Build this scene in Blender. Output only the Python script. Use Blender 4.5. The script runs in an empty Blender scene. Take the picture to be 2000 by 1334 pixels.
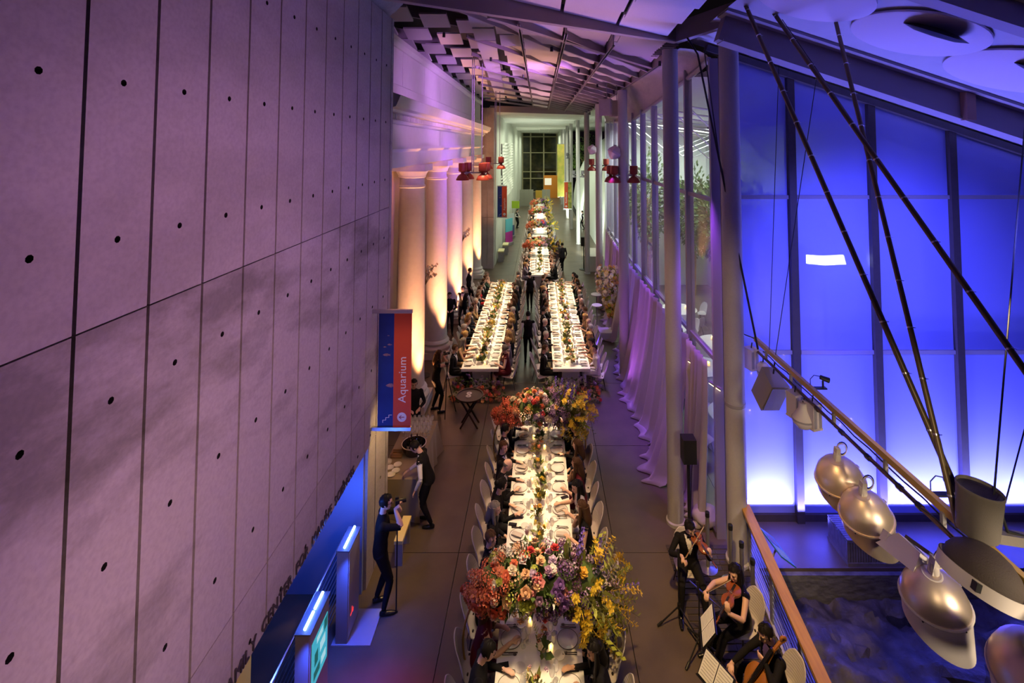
import bpy, bmesh, math, random
from mathutils import Vector, Matrix, Euler
from mathutils.bvhtree import BVHTree
from math import sin, cos, pi, radians, atan2, sqrt

sc = bpy.context.scene
COL = sc.collection
R = radians
H = 7.8                                    # eye height above the hall floor

# ------------------------------------------------------------------ camera
cd = bpy.data.cameras.new('camera')
cam = bpy.data.objects.new('camera', cd)
COL.objects.link(cam)
cam.location = (0, 0, H)
cam.rotation_euler = (R(92.7), 0, 0)
cd.sensor_width = 36.0
cd.lens = 944 / 2000 * 36
cd.shift_x = -0.027
cd.shift_y = -0.214
cd.clip_start = 0.1
cd.clip_end = 400
sc.camera = cam

# ------------------------------------------------------------------ view / world
sc.view_settings.view_transform = 'Standard'
sc.view_settings.look = 'None'
sc.view_settings.gamma = 1
sc.view_settings.use_curve_mapping = False
sc.view_settings.exposure = 0.0
w = bpy.data.worlds.new('night')
sc.world = w
w.use_nodes = True
w.node_tree.nodes['Background'].inputs[0].default_value = (0.30, 0.21, 0.30, 1)
w.node_tree.nodes['Background'].inputs[1].default_value = 0.009


def look(o, target):
    d = Vector(target) - Vector(o.location)
    o.rotation_euler = d.to_track_quat('-Z', 'Y').to_euler()


def spot(name, loc, target, color, power, size=60, blend=0.6, rad=0.08):
    l = bpy.data.lights.new(name, 'SPOT')
    l.energy = power; l.color = color; l.spot_size = R(size); l.spot_blend = blend; l.shadow_soft_size = rad
    o = bpy.data.objects.new(name, l); COL.objects.link(o); o.location = loc; look(o, target)
    return o


def area(name, loc, target, color, power, sx, sy, spread=180):
    l = bpy.data.lights.new(name, 'AREA')
    l.shape = 'RECTANGLE'; l.size = sx; l.size_y = sy; l.energy = power; l.color = color; l.spread = R(spread)
    o = bpy.data.objects.new(name, l); COL.objects.link(o); o.location = loc
    d = Vector(target) - Vector(loc)
    o.rotation_euler = d.to_track_quat('-Z', 'Y').to_euler()
    return o


def point(name, loc, color, power, rad=0.06):
    l = bpy.data.lights.new(name, 'POINT')
    l.energy = power; l.color = color; l.shadow_soft_size = rad
    o = bpy.data.objects.new(name, l); COL.objects.link(o); o.location = loc
    return o


VIOLET = (0.42, 0.16, 1.0); MAG = (1.0, 0.28, 0.62); AMBER = (1.0, 0.40, 0.15); BLUE = (0.03, 0.08, 1.0)
WARM = (1.0, 0.72, 0.40); PINK = (1.0, 0.42, 0.62)
# wash on the concrete wall
spot('wall_wash', (2.4, 3.0, 6.8), (-3.05, 4.8, 5.4), (0.95, 0.47, 0.74), 600, 84, 1.0, .5)
spot('wall_wash', (2.4, 8.6, 8.8), (-3.05, 8.2, 6.2), (0.56, 0.26, 0.92), 270, 62, 1.0, .4)
spot('wall_wash', (0.2, 2.2, 4.6), (-3.05, 4.9, 4.0), (1.0, 0.60, 0.52), 230, 90, 1.0, .5)
spot('wall_wash', (2.4, 3.4, 6.8), (-3.05, 4.4, 8.8), (0.86, 0.42, 0.80), 330, 70, 1.0, .5)
# amber light up the colonnade
COLY = [14.94, 18.52, 22.1, 25.65, 29.2]
for y in COLY:
    spot('column_uplight', (-3.16, y - .52, .12), (-3.76, y - .16, 4.2), AMBER, 2600, 38, .9, .05)
for y in COLY: spot('column_uplight', (-3.55, y - 1.35, .12), (-3.92, y, 4.6), (1.0, .42, .20), 1700, 34, 1.0, .08)
spot('column_wash', (2.2, 17.0, 8.8), (-3.8, 20.0, 5.6), (0.42, 0.12, 1.0), 1700, 56, 1.0, .3)
spot('cornice_wash', (-1.6, 13.0, 6.4), (-3.8, 18.0, 9.6), (0.62, 0.24, 1.0), 360, 52, 1.0, .3)
spot('parapet_wash', (1.6, 13.0, 9.5), (-3.7, 19.0, 9.3), (0.66, 0.26, 1.0), 2000, 56, 1.0, .3)
spot('parapet_wash', (1.4, 9.6, 9.0), (-3.7, 15.0, 9.2), (0.70, 0.28, 1.0), 1100, 50, 1.0, .3)
spot('cornice_glow', (-2.6, 24, 5.0), (-3.6, 24.0, 9.0), (1.0, 0.42, 0.40), 200, 120, 1.0, .3)
spot('pier_wash', (-1.9, 27.5, .3), (-3.2, 30.9, 6.5), (1.0, 0.36, 0.16), 700, 60, .9, .1)
# pin spots over the tables
area('pin_spots', (0, 9.4, 9.4), (0, 9.4, 0), WARM, 62, .42, 8.0, 17)
spot('pin_spot', (0, 2.4, 8.9), (0, 6.5, .75), WARM, 420, 17, .8, .2)
spot('pin_spot', (0, 15.5, 9.4), (0, 10.8, .75), WARM, 380, 18, .8, .2)
area('pin_spots', (-1.89, 20.4, 9.6), (-1.89, 20.4, 0), WARM, 130, .5, 9.4, 16)
area('pin_spots', (1.01, 20.4, 9.6), (1.01, 20.4, 0), WARM, 130, .5, 9.4, 16)
area('pin_spots', (0, 31.5, 9.4), (0, 31.5, 0), (1, .76, .5), 150, .7, 9.6, 20)
area('pin_spots', (0, 46, 9.2), (0, 46, 0), (1, .80, .55), 260, .9, 17, 24)
# ceiling, lit from far below
spot('ceiling_uplight', (0.6, 11.0, 1.6), (0.7, 9.2, 10.2), (1.0, 0.44, 0.70), 1500, 30, 1.0, .2)
spot('ceiling_uplight', (2.55, 13.0, 3.4), (2.3, 12.2, 10.0), (0.30, 0.10, 1.0), 520, 34, 1.0, .2)
spot('ceiling_uplight', (0.2, 15.6, 2.0), (0.0, 14.0, 10.4), (1.0, 0.46, 0.20), 1500, 30, 1.0, .2)
spot('ceiling_uplight', (0.9, 17.0, 2.0), (0.8, 16.0, 10.2), (1.0, 0.42, 0.52), 1500, 44, 1.0, .2)
spot('ceiling_uplight', (1.6, 22.0, 2.0), (1.4, 21.5, 10.2), (1.0, 0.42, 0.62), 1500, 50, 1.0, .2)
spot('ceiling_uplight', (0, 24.0, 2.0), (0, 23.5, 10.2), (1.0, 0.50, 0.46), 1300, 40, 1.0, .2)
spot('ceiling_uplight', (-3.0, 12.5, 5.5), (-4.4, 14.5, 10.9), (0.24, 0.12, 1.0), 60, 100, 1.0, .2)
spot('soffit_wash', (1.2, 13.5, 4.0), (3.2, 13.0, 9.6), (0.75, 0.36, 0.62), 260, 60, 1.0, .3)
spot('roof_uplight', (5.2, 8.0, 3.0), (5.6, 7.6, 9.6), (0.15, 0.10, 1.0), 150, 120, 1.0, .3)
# blue light up the frosted window wall
area('window_uplight', (7.4, 10.16, .16), (7.4, 10.42, 3.2), (0.16, 0.15, 1.0), 760, 6.4, .08, 120)
for i, x in enumerate((4.75, 5.9, 6.7, 7.9, 8.9, 10.0)):
    spot('window_uplight', (x, 9.95, .12), (x, 10.42, 1.7), (0.40, 0.46, 1.0), 150, 100, 1.0, .05)
spot('window_wash', (6.2, 5.2, 7.0), (7.0, 10.45, 4.4), (0.13, 0.13, 1.0), 2600, 76, 1.0, .3)
spot('stair_blue', (-4.0, 7.6, 2.3), (-4.0, 8.7, 1.2), (.03, .12, 1), 60, 120, 1, .05)
spot('bank_wash', (6.8, 9.0, 6.0), (6.0, 9.9, 0), (0.04, 0.04, 1.0), 900, 60, 1.0, .3)
# violet light on the drapes, partly from column floodlights, partly from added spots
for x, y, tx, ty, tz, c, e, sz in ((2.3, 23.4, 3.3, 20.5, 2.0, (.27, .06, 1), 1500, 46), (2.2, 16.5, 3.1, 14.6, 1.6, (.30, .06, 1), 1500, 40), (2.2, 19.4, 3.2, 16.8, 2.2, (.14, .06, 1), 1500, 44), (2.2, 11.9, 3.2, 12.9, 1.4, (.10, .08, 1), 700, 44), (3.3, 9.75, 3.5, 10.9, 1.6, (.40, .08, 1), 800, 34)):
    spot('drape_wash', (x, y, 7.2), (tx, ty, tz), c, e, sz, 1.0, .1)
for y, c in ((24.4, (.5, .12, 1)), (18.0, (.12, .05, 1)), (15.4, (.5, .12, 1))): spot('drape_uplight', (2.1, y, .15), (3.2, y + .2, 2.6), c, 160, 90, 1.0, .05)
spot('curtain_wash', (.8, 13.0, 8.8), (3.3, 15.5, 2.2), (.80, .46, .42), 25, 60, 1.0, .2)
spot('column_wash', (0.5, 4.0, 6.0), (3.1, 10.2, 4.0), (1.0, 0.66, 0.36), 420, 44, 1.0, .3)
# far hall
for y in (36, 48, 60, 72):
    area('hall_light', (.4, y, 9.3), (.4, y, 0), (0.92, 1.0, 0.74), 420, 4.5, 7, 170)
spot('hall_ceiling_wash', (0, 39, 3), (0, 40.5, 10), (.90, 1.0, .80), 1000, 90, 1.0, .2)
spot('hall_ceiling_wash', (0, 58, 3), (0, 59, 10), (.95, 1.0, .70), 700, 100, 1.0, .2)
spot('flower_spot', (.8, 17.2, 6.8), (2.8, 20.3, 1.8), (1.0, .80, .5), 420, 22, .9, .1)
spot('hall_wall_wash', (2.0, 36, 8.6), (-2.9, 42, 6.5), (.88, 1.0, .80), 420, 80, 1.0, .3)
# aisle and musicians
spot('aisle_warm_fill', (-.4, 14.5, 9.5), (-.45, 20.5, 1.0), (1, .7, .45), 260, 14, .8, .1)  # added fill, no fixture here, brightens the middle aisle
spot('banner_fill', (-1.2, 6.2, 6.0), (-2.6, 9.0, 3.7), (1.0, .70, .62), 130, 26, .8, .1)  # unseen spot added to brighten the banner
spot('aisle_red', (-1.9, 5.4, 5.0), (-2.25, 6.7, 0), (1.0, 0.05, 0.18), 1100, 26, 1.0, .2)
spot('stage_light', (1.2, 5.0, 8.6), (2.7, 7.9, .4), (1.0, 0.62, 0.24), 2600, 42, 1.0, .15)
spot('aisle_warm_fill', (.2, 9.4, 9.4), (-2.0, 12.0, 0), (1.0, 0.46, 0.15), 620, 60, 1.0, .2)  # added fill that warms the left aisle floor
spot('aisle_warm_fill', (.2, 9.4, 9.4), (2.0, 12.0, 0), (1.0, 0.50, 0.2), 420, 60, 1.0, .2)  # added fill that warms the right aisle floor
spot('pier_yellow', (-1.9, 9.4, 3.8), (-3.05, 9.4, 1.4), (1.0, 0.66, 0.22), 240, 70, 1.0, .1)
spot('rig_light', (5.5, 2.4, 4.7), (4.2, 5.2, 3.2), (1.0, 0.80, 0.56), 620, 50, 1.0, .2)
spot('rig_light', (4.9, 1.4, 3.0), (4.2, 5.0, 3.1), (1.0, 0.80, 0.58), 330, 44, 1.0, .2)
spot('rig_light', (2.2, 1.6, 6.4), (4.2, 6.2, 3.9), (1.0, 0.74, 0.45), 330, 36, 1.0, .2)  # unseen spot added to lift the dark rig
spot('swamp_light', (5.2, 5.6, 6.4), (5.2, 7.4, -.6), (1.0, 0.72, 0.42), 190, 60, 1.0, .15)

# ------------------------------------------------------------------ materials
MATS = {}


def mat(name, color=(.5, .5, .5), rough=.6, metal=0.0, emit=None, estr=0.0, noise=None, bump=None, coat=0.0, trans=0.0, alpha=1.0, ior=1.45, sheen=0):
    """noise=(scale, amount, color2, stretch)  bump=(scale, strength)"""
    if name in MATS: return MATS[name]
    m = bpy.data.materials.new(name); m.use_nodes = True
    nt = m.node_tree; b = nt.nodes['Principled BSDF']
    b.inputs['Base Color'].default_value = (*color, 1)
    b.inputs['Roughness'].default_value = rough
    b.inputs['Metallic'].default_value = metal
    b.inputs['IOR'].default_value = ior
    if 'cloth' in name or 'hair' in name: b.inputs['Specular IOR Level'].default_value = .12
    b.inputs['Transmission Weight'].default_value = trans
    b.inputs['Alpha'].default_value = alpha
    b.inputs['Coat Weight'].default_value = coat
    b.inputs['Sheen Weight'].default_value = sheen
    if emit:
        b.inputs['Emission Color'].default_value = (*emit, 1); b.inputs['Emission Strength'].default_value = estr
    tc = None
    if noise or bump:
        tc = nt.nodes.new('ShaderNodeTexCoord')
    if noise:
        mp = nt.nodes.new('ShaderNodeMapping'); mp.inputs['Scale'].default_value = noise[3] if len(noise) > 3 else (1, 1, 1)
        n = nt.nodes.new('ShaderNodeTexNoise'); n.inputs['Scale'].default_value = noise[0]; n.inputs['Detail'].default_value = 6
        r = nt.nodes.new('ShaderNodeMix'); r.data_type = 'RGBA'
        r.inputs[6].default_value = (*color, 1); r.inputs[7].default_value = (*noise[2], 1)
        cr = nt.nodes.new('ShaderNodeValToRGB'); cr.color_ramp.elements[0].position = .38; cr.color_ramp.elements[1].position = .68
        mu = nt.nodes.new('ShaderNodeMath'); mu.operation = 'MULTIPLY'; mu.inputs[1].default_value = noise[1]
        L = nt.links.new
        L(tc.outputs['Object'], mp.inputs[0]); L(mp.outputs[0], n.inputs['Vector']); L(n.outputs[0], cr.inputs[0])
        L(cr.outputs[0], mu.inputs[0]); L(mu.outputs[0], r.inputs[0]); L(r.outputs[2], b.inputs['Base Color'])
    if bump:
        n2 = nt.nodes.new('ShaderNodeTexNoise'); n2.inputs['Scale'].default_value = bump[0]; n2.inputs['Detail'].default_value = 5
        bp = nt.nodes.new('ShaderNodeBump'); bp.inputs['Strength'].default_value = bump[1]; bp.inputs['Distance'].default_value = .02
        nt.links.new(tc.outputs['Object'], n2.inputs['Vector']); nt.links.new(n2.outputs[0], bp.inputs['Height']); nt.links.new(bp.outputs[0], b.inputs['Normal'])
    MATS[name] = m
    return m


def concrete(name, c1, c2, lo=.47, hi=.60):
    m = mat(name, c1, .85)
    nt = m.node_tree; b = nt.nodes['Principled BSDF']; L = nt.links.new; N = nt.nodes.new
    g = N('ShaderNodeNewGeometry')
    n1 = N('ShaderNodeTexNoise'); n1.inputs['Scale'].default_value = .8; n1.inputs['Detail'].default_value = 8; n1.inputs['Roughness'].default_value = .62
    mp = N('ShaderNodeMapping'); mp.vector_type = 'POINT'; mp.inputs['Scale'].default_value = (1, .55, 1.35); mp.inputs['Rotation'].default_value = (R(-42), 0, 0)
    L(g.outputs['Position'], mp.inputs[0]); L(mp.outputs[0], n1.inputs['Vector'])
    r1 = N('ShaderNodeValToRGB'); r1.color_ramp.elements[0].position = lo; r1.color_ramp.elements[1].position = hi
    L(n1.outputs[0], r1.inputs[0])
    n2 = N('ShaderNodeTexNoise'); n2.inputs['Scale'].default_value = 26; n2.inputs['Detail'].default_value = 7
    L(g.outputs['Position'], n2.inputs['Vector'])
    mx = N('ShaderNodeMix'); mx.data_type = 'RGBA'; mx.inputs[6].default_value = (*c1, 1); mx.inputs[7].default_value = (*c2, 1)
    L(r1.outputs[0], mx.inputs[0])
    mm = N('ShaderNodeMix'); mm.data_type = 'RGBA'; mm.blend_type = 'MULTIPLY'; mm.inputs[0].default_value = .26
    r2 = N('ShaderNodeValToRGB'); r2.color_ramp.elements[0].position = .3; r2.color_ramp.elements[0].color = (.5, .5, .5, 1); r2.color_ramp.elements[1].position = .62
    L(n2.outputs[0], r2.inputs[0]); L(mx.outputs[2], mm.inputs[6]); L(r2.outputs[0], mm.inputs[7]); L(mm.outputs[2], b.inputs['Base Color'])
    bp = N('ShaderNodeBump'); bp.inputs['Strength'].default_value = .25; bp.inputs['Distance'].default_value = .01
    L(n2.outputs[0], bp.inputs['Height']); L(bp.outputs[0], b.inputs['Normal'])
    return m


# ------------------------------------------------------------------ mesh helpers
class MB:
    def __init__(s): s.v = []; s.f = []; s.m = []

    def add(s, verts, faces, m=0):
        o = len(s.v); s.v += [tuple(p) for p in verts]
        for f in faces: s.f.append(tuple(i + o for i in f)); s.m.append(m)
        return s

    def box(s, c, d, m=0, rot=None):
        x, y, z = d[0] / 2, d[1] / 2, d[2] / 2
        P = [Vector(p) for p in ((-x, -y, -z), (x, -y, -z), (x, y, -z), (-x, y, -z), (-x, -y, z), (x, -y, z), (x, y, z), (-x, y, z))]
        if rot is not None: P = [rot @ p for p in P]
        return s.add([p + Vector(c) for p in P], [(0, 3, 2, 1), (4, 5, 6, 7), (0, 1, 5, 4), (1, 2, 6, 5), (2, 3, 7, 6), (3, 0, 4, 7)], m)

    def box2(s, a, b, m=0):
        return s.box([(a[i] + b[i]) / 2 for i in range(3)], [abs(b[i] - a[i]) for i in range(3)], m)

    def beam(s, a, b, w, h, m=0, up=(0, 0, 1)):
        a = Vector(a); b = Vector(b); d = b - a; L = d.length; d.normalize()
        r = d.cross(Vector(up)).normalized(); u = r.cross(d)
        M = Matrix((r, d, u)).transposed()
        return s.box((a + b) / 2, (w, L, h), m, M)

    def tube(s, pts, r, n=8, m=0, cap=True, sq=1.0):
        pts = [Vector(p) for p in pts]; K = len(pts)
        rs = r if isinstance(r, (list, tuple)) else [r] * K
        t0 = (pts[1] - pts[0]).normalized()
        u = t0.orthogonal().normalized()
        if abs(t0.z) < .95: u = Vector((0, 0, 1)).cross(t0).normalized()
        V = []; pt = t0
        for i, p in enumerate(pts):
            t = (pts[min(i + 1, K - 1)] - pts[max(i - 1, 0)]).normalized()
            q = pt.rotation_difference(t); u = (q @ u); u = (u - t * u.dot(t)).normalized(); w_ = t.cross(u); pt = t
            for k in range(n):
                a = 2 * pi * k / n
                V.append(p + (u * cos(a) + w_ * sin(a) * sq) * rs[i])
        F = []
        for i in range(K - 1):
            for k in range(n):
                F.append((i * n + k, i * n + (k + 1) % n, (i + 1) * n + (k + 1) % n, (i + 1) * n + k))
        if cap:
            F.append(tuple(range(n - 1, -1, -1))); F.append(tuple((K - 1) * n + k for k in range(n)))
        return s.add(V, F, m)

    def lathe(s, prof, n=20, M=None, m=0, cap=True):
        M = M or Matrix(); V = []; F = []
        for r, z in prof:
            for k in range(n):
                a = 2 * pi * k / n; V.append(M @ Vector((r * cos(a), r * sin(a), z)))
        for i in range(len(prof) - 1):
            for k in range(n):
                F.append((i * n + k, i * n + (k + 1) % n, (i + 1) * n + (k + 1) % n, (i + 1) * n + k))
        if cap:
            if prof[0][0] > 1e-4: F.append(tuple(range(n - 1, -1, -1)))
            if prof[-1][0] > 1e-4: F.append(tuple((len(prof) - 1) * n + k for k in range(n)))
        return s.add(V, F, m)

    def ball(s, c, r, nu=10, nv=7, M=None, m=0):
        r = r if isinstance(r, (list, tuple)) else (r, r, r)
        V = []; F = []; c = Vector(c)
        for j in range(nv + 1):
            ph = pi * j / nv - pi / 2; rr = max(cos(ph), .02)
            for k in range(nu):
                a = 2 * pi * k / nu
                p = Vector((r[0] * rr * cos(a), r[1] * rr * sin(a), r[2] * sin(ph)))
                if M is not None: p = M @ p
                V.append(p + c)
        for j in range(nv):
            for k in range(nu):
                F.append((j * nu + k, j * nu + (k + 1) % nu, (j + 1) * nu + (k + 1) % nu, (j + 1) * nu + k))
        F.append(tuple(range(nu - 1, -1, -1))); F.append(tuple(nv * nu + k for k in range(nu)))
        return s.add(V, F, m)

    def grid(s, fn, nu, nv, m=0, closed=False):
        V = [fn(i / nu, j / nv) for j in range(nv + 1) for i in range(nu + 1)]
        F = [(j * (nu + 1) + i, j * (nu + 1) + i + 1, (j + 1) * (nu + 1) + i + 1, (j + 1) * (nu + 1) + i) for j in range(nv) for i in range(nu)]
        return s.add(V, F, m)

    def mesh(s, name, mats, smooth=True):
        me = bpy.data.meshes.new(name); me.from_pydata(s.v, [], s.f)
        if not isinstance(mats, (list, tuple)): mats = [mats]
        for x in mats: me.materials.append(x)
        if len(mats) > 1: me.polygons.foreach_set('material_index', s.m)
        me.update()
        if smooth:
            me.polygons.foreach_set('use_smooth', [True] * len(me.polygons))
            me.set_sharp_from_angle(angle=R(38))
        return me

    def build(s, name, mats, parent=None, loc=(0, 0, 0), rot=(0, 0, 0), smooth=True):
        return put(name, s.mesh(name, mats, smooth), parent, loc, rot)


def put(name, me, parent=None, loc=(0, 0, 0), rot=(0, 0, 0), scale=None):
    o = bpy.data.objects.new(name, me); COL.objects.link(o)
    if parent: o.parent = parent
    o.location = loc; o.rotation_euler = rot
    if scale is not None: o.scale = scale if isinstance(scale, (tuple, list)) else (scale,) * 3
    return o


def tag(o, label, cat, group=None, kind=None):
    o['label'] = label; o['category'] = cat
    if group: o['group'] = group
    if kind: o['kind'] = kind
    return o


def thing(name, label, cat, loc=(0, 0, 0), rz=0, group=None):
    o = bpy.data.objects.new(name, None); o.empty_display_size = .1; COL.objects.link(o)
    o.location = loc; o.rotation_euler = (0, 0, rz)
    return tag(o, label, cat, group)


def struct(o): o['kind'] = 'structure'; return o


def dup(o, loc, rz=None, label=None, group=None, scale=None):
    c = o.copy(); COL.objects.link(c); c.location = loc
    if rz is not None: c.rotation_euler = (0, 0, rz)
    if scale: c.scale = scale
    if label: c['label'] = label
    if group: c['group'] = group
    for ch in CH(o):
        k = ch.copy(); COL.objects.link(k); k.parent = c
        for g in CH(ch):
            q = g.copy(); COL.objects.link(q); q.parent = k
    return c


KIDS = {}


def CH(o):
    if o.name not in KIDS: KIDS[o.name] = list(o.children)
    return KIDS[o.name]


ORD = ['first', 'second', 'third', 'fourth', 'fifth', 'sixth', 'seventh', 'eighth', 'ninth', 'tenth', 'eleventh', 'twelfth', 'thirteenth',
       'fourteenth', 'fifteenth', 'sixteenth', 'seventeenth', 'eighteenth', 'nineteenth', 'twentieth']
rnd = random.Random(7)


def nrm(me):
    bm = bmesh.new(); bm.from_mesh(me); bmesh.ops.recalc_face_normals(bm, faces=bm.faces); bm.to_mesh(me); bm.free()


def text_mesh(body, size, m, extrude=.01, bold=0.0, spacing=1.0):
    cu = bpy.data.curves.new('letters', 'FONT'); cu.body = body; cu.size = size; cu.extrude = extrude; cu.offset = bold; cu.space_character = spacing
    cu.resolution_u = 3
    o = bpy.data.objects.new('letters', cu); COL.objects.link(o)
    dg = bpy.context.evaluated_depsgraph_get()
    me = bpy.data.meshes.new_from_object(o.evaluated_get(dg)); me.name = 'letters'
    bpy.data.objects.remove(o); bpy.data.curves.remove(cu)
    me.materials.clear(); me.materials.append(m)
    return me
# ================================================================== SETTING
M_conc = concrete('board_concrete', (.42, .375, .375), (.21, .185, .175), .47, .63)
M_concu = concrete('upper_board_concrete', (.41, .365, .365), (.30, .265, .26), .42, .70)
M_conc2 = concrete('smooth_concrete', (.46, .44, .42), (.36, .34, .32))
M_dark = mat('dark_void', (.012, .011, .012), .8)
M_joint = mat('joint_dark', (.03, .028, .026), .9)
M_white = mat('white_plaster', (.74, .72, .70), .6, noise=(5, .35, (.66, .64, .62)))
M_steel = mat('grey_painted_steel', (.30, .28, .29), .45, noise=(7, .4, (.24, .22, .23)))
M_colpaint = mat('column_paint', (.42, .40, .40), .55, noise=(30, .4, (.36, .34, .34)))
M_floor = mat('ground_concrete_floor', (.120, .090, .062), .36, noise=(1.6, .8, (.080, .060, .044)), bump=(60, .05))
M_floor2 = mat('dark_paver', (.055, .042, .036), .5, noise=(8, .5, (.035, .03, .028)))
M_panel = mat('acoustic_panel_white', (.70, .66, .68), .7, noise=(40, .3, (.60, .57, .59)))
M_beam = mat('roof_beam_grey', (.20, .18, .19), .6)
M_mull = mat('mullion_grey', (.070, .055, .055), .4, noise=(9, .4, (.05, .04, .04)))
M_blackm = mat('black_metal', (.012, .012, .013), .4)
M_glass = mat('clear_glass', (.9, .95, 1), .02, trans=1.0, ior=1.12)
M_wood = mat('handrail_wood', (.50, .27, .02), .35, noise=(4, .9, (.36, .175, .014), (6, .5, 6)))
M_chrome = mat('brushed_steel', (.62, .61, .62), .28, 1.0)

# ---- floor
MB().box2((-9, -3, -.4), (3.98, 90, -.06)).box2((3.98, 9.3, -.4), (22, 90, -.06)).build('floor', M_joint, smooth=False)
FLOOR = bpy.data.objects['floor']; struct(FLOOR)
xs = [-9, -4.55, -1.55, 1.45, 3.98]
ys = [-3 + 3.15 * i for i in range(5)] + [9.62 + 3.3 * i for i in range(25)]
ys = sorted(set([-3, .2, 3.3, 6.5] + [9.64 + 3.3 * i for i in range(25)]))
for i in range(len(xs) - 1):
    for j in range(len(ys) - 1):
        MB().box2((xs[i] + .006, ys[j] + .006, -.06), (xs[i + 1] - .006, ys[j + 1] - .006, 0)).build('floor_slab', M_floor, FLOOR, smooth=False)
for x0, x1 in ((3.98, 7.2), (7.2, 10.4), (10.4, 14), (14, 18), (18, 22)):
    MB().box2((x0 + .006, 9.3, -.06), (x1 - .006, 10.42, 0)).build('floor_slab', M_floor, FLOOR, smooth=False)
    for j in range(7):
        MB().box2((x0 + .006, 10.43 + 6 * j, -.06), (x1 - .006, 16.42 + 6 * j, 0)).build('floor_slab', M_floor, FLOOR, smooth=False)
# dark brick strip below the musicians
pv = MB().box2((.3, .1, 0), (.0, .0, .012)).mesh('floor_paver', M_floor2, False)
for j in range(24):
    for i in range(5):
        put('floor_paver', pv, FLOOR, (2.46 + i * .302 + (0), 7.0 + j * .118, 0)).scale = (.98, .94, 1)

# ---- left concrete wall : every cast panel is a part
WX = -3.05
WALL = MB().box2((WX - .42, 1.0, 2.41), (WX - .05, 10.02, 10.42)).box2((WX - .42, 8.86, 0), (WX - .05, 10.02, 2.41)).build('wall_left', M_joint, smooth=False)
struct(WALL)


def cast_panel(y0, y1, z0, z1, holes, m=None):
    """flat face at WX with recessed round tie holes"""
    mb = MB(); yc = (y0 + y1) / 2; s = .075; r = .026; dp = .07
    def q(a, b, c, d): mb.add([(WX, a, b), (WX, c, b), (WX, c, d), (WX, a, d)], [(0, 1, 2, 3)])
    z = z0
    for h in sorted(holes):
        if h - s < z or h + s > z1: continue
        q(y0, z, y1, h - s); q(y0, h - s, yc - s, h + s); q(yc + s, h - s, y1, h + s)
        cor = [(yc + s * a, h + s * b) for a, b in ((1, -1), (1, 1), (-1, 1), (-1, -1))]
        octs = [(yc + r * cos(R(-22.5 + 45 * k)), h + r * sin(R(-22.5 + 45 * k))) for k in range(8)]
        V = [(WX, *c) for c in cor] + [(WX, *c) for c in octs] + [(WX - dp, *c) for c in octs]
        F = []; mi = []
        # sides: right(k0,1) top(2,3) left(4,5) bottom(6,7)
        F += [(0, 1, 5, 4), (1, 2, 7, 6), (2, 3, 9, 8), (3, 0, 11, 10)]
        F += [(1, 6, 5), (2, 8, 7), (3, 10, 9), (0, 4, 11)]
        mb.add(V, F, 0)
        o = len(mb.v) - 20
        for k in range(8):
            mb.f.append((o + 4 + k, o + 4 + (k + 1) % 8, o + 12 + (k + 1) % 8, o + 12 + k)); mb.m.append(1)
        mb.f.append(tuple(o + 12 + k for k in range(8))); mb.m.append(1)
        z = h + s
    q(y0, z, y1, z1)
    # returned edges so that each panel stands proud of the joint
    for a, b in (((y0, z0), (y0, z1)), ((y1, z1), (y1, z0)), ((y0, z1), (y1, z1)), ((y1, z0), (y0, z0))):
        mb.add([(WX, *a), (WX, *b), (WX - .05, *b), (WX - .05, *a)], [(0, 1, 2, 3)])
    o = mb.build('concrete_panel', [M_concu if z0 > 6.5 or z1 < 3.2 else M_conc, M_dark], WALL, smooth=False)
    nrm(o.data)


G = [1.5 + .604 * i for i in range(-1, 14)]      # vertical joints
G = [9.87 - .604 * i for i in range(15)][::-1]
HOLES = [6.55 + .57 + 1.135 * i for i in range(-6, 4)]
ROWS = [(2.41, 3.14), (3.14, 6.55), (6.55, 10.42)]
for i in range(len(G) - 1):
    ya, yb = G[i] + .015, G[i + 1] - .015
    for z0, z1 in ROWS:
        cast_panel(ya, yb, z0 + .006, z1 - .006, HOLES)
    if G[i] > 9.2:
        cast_panel(ya, yb, 0.0, 2.40, HOLES)
cast_panel(8.86, 9.27 - .015 if False else 9.25, 0, 2.40, [])
cast_panel(9.885, 10.02, 0, 10.42, [])
# top edge of the wall curving into the roof edge
MB().grid(lambda u, v: (WX - .45 + .75 * v, 6.5 + 3.6 * u, 10.42 + .55 * v * v), 6, 5).build('trim_1', M_conc2)
struct(bpy.data.objects['trim_1'])

# ---- lettering on the lintel
M_letter = mat('letter_metal', (.085, .07, .085), .4, .3)
LT = thing('lettering', 'dark metal lettering reading FAMILY CENTER FOR MARINE SCIENCES along the lintel edge', 'sign', (WX + .014, 4.86, 2.445))
WORDS = 'FAMILY CENTER FOR MARINE SCIENCES'
px_ = 0
for ch in WORDS:
    if ch == ' ': px_ += .085; continue
    me = text_mesh(ch, .2, M_letter, .007, 0); wd = max(v.co.x for v in me.vertices); w0 = min(v.co.x for v in me.vertices)
    o = put('letter', me, LT, (0, px_ - w0 * .82, 0), (R(90), 0, R(90))); o.scale = (.82, .92, 1); px_ += (wd - w0) * .82 + .024

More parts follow.
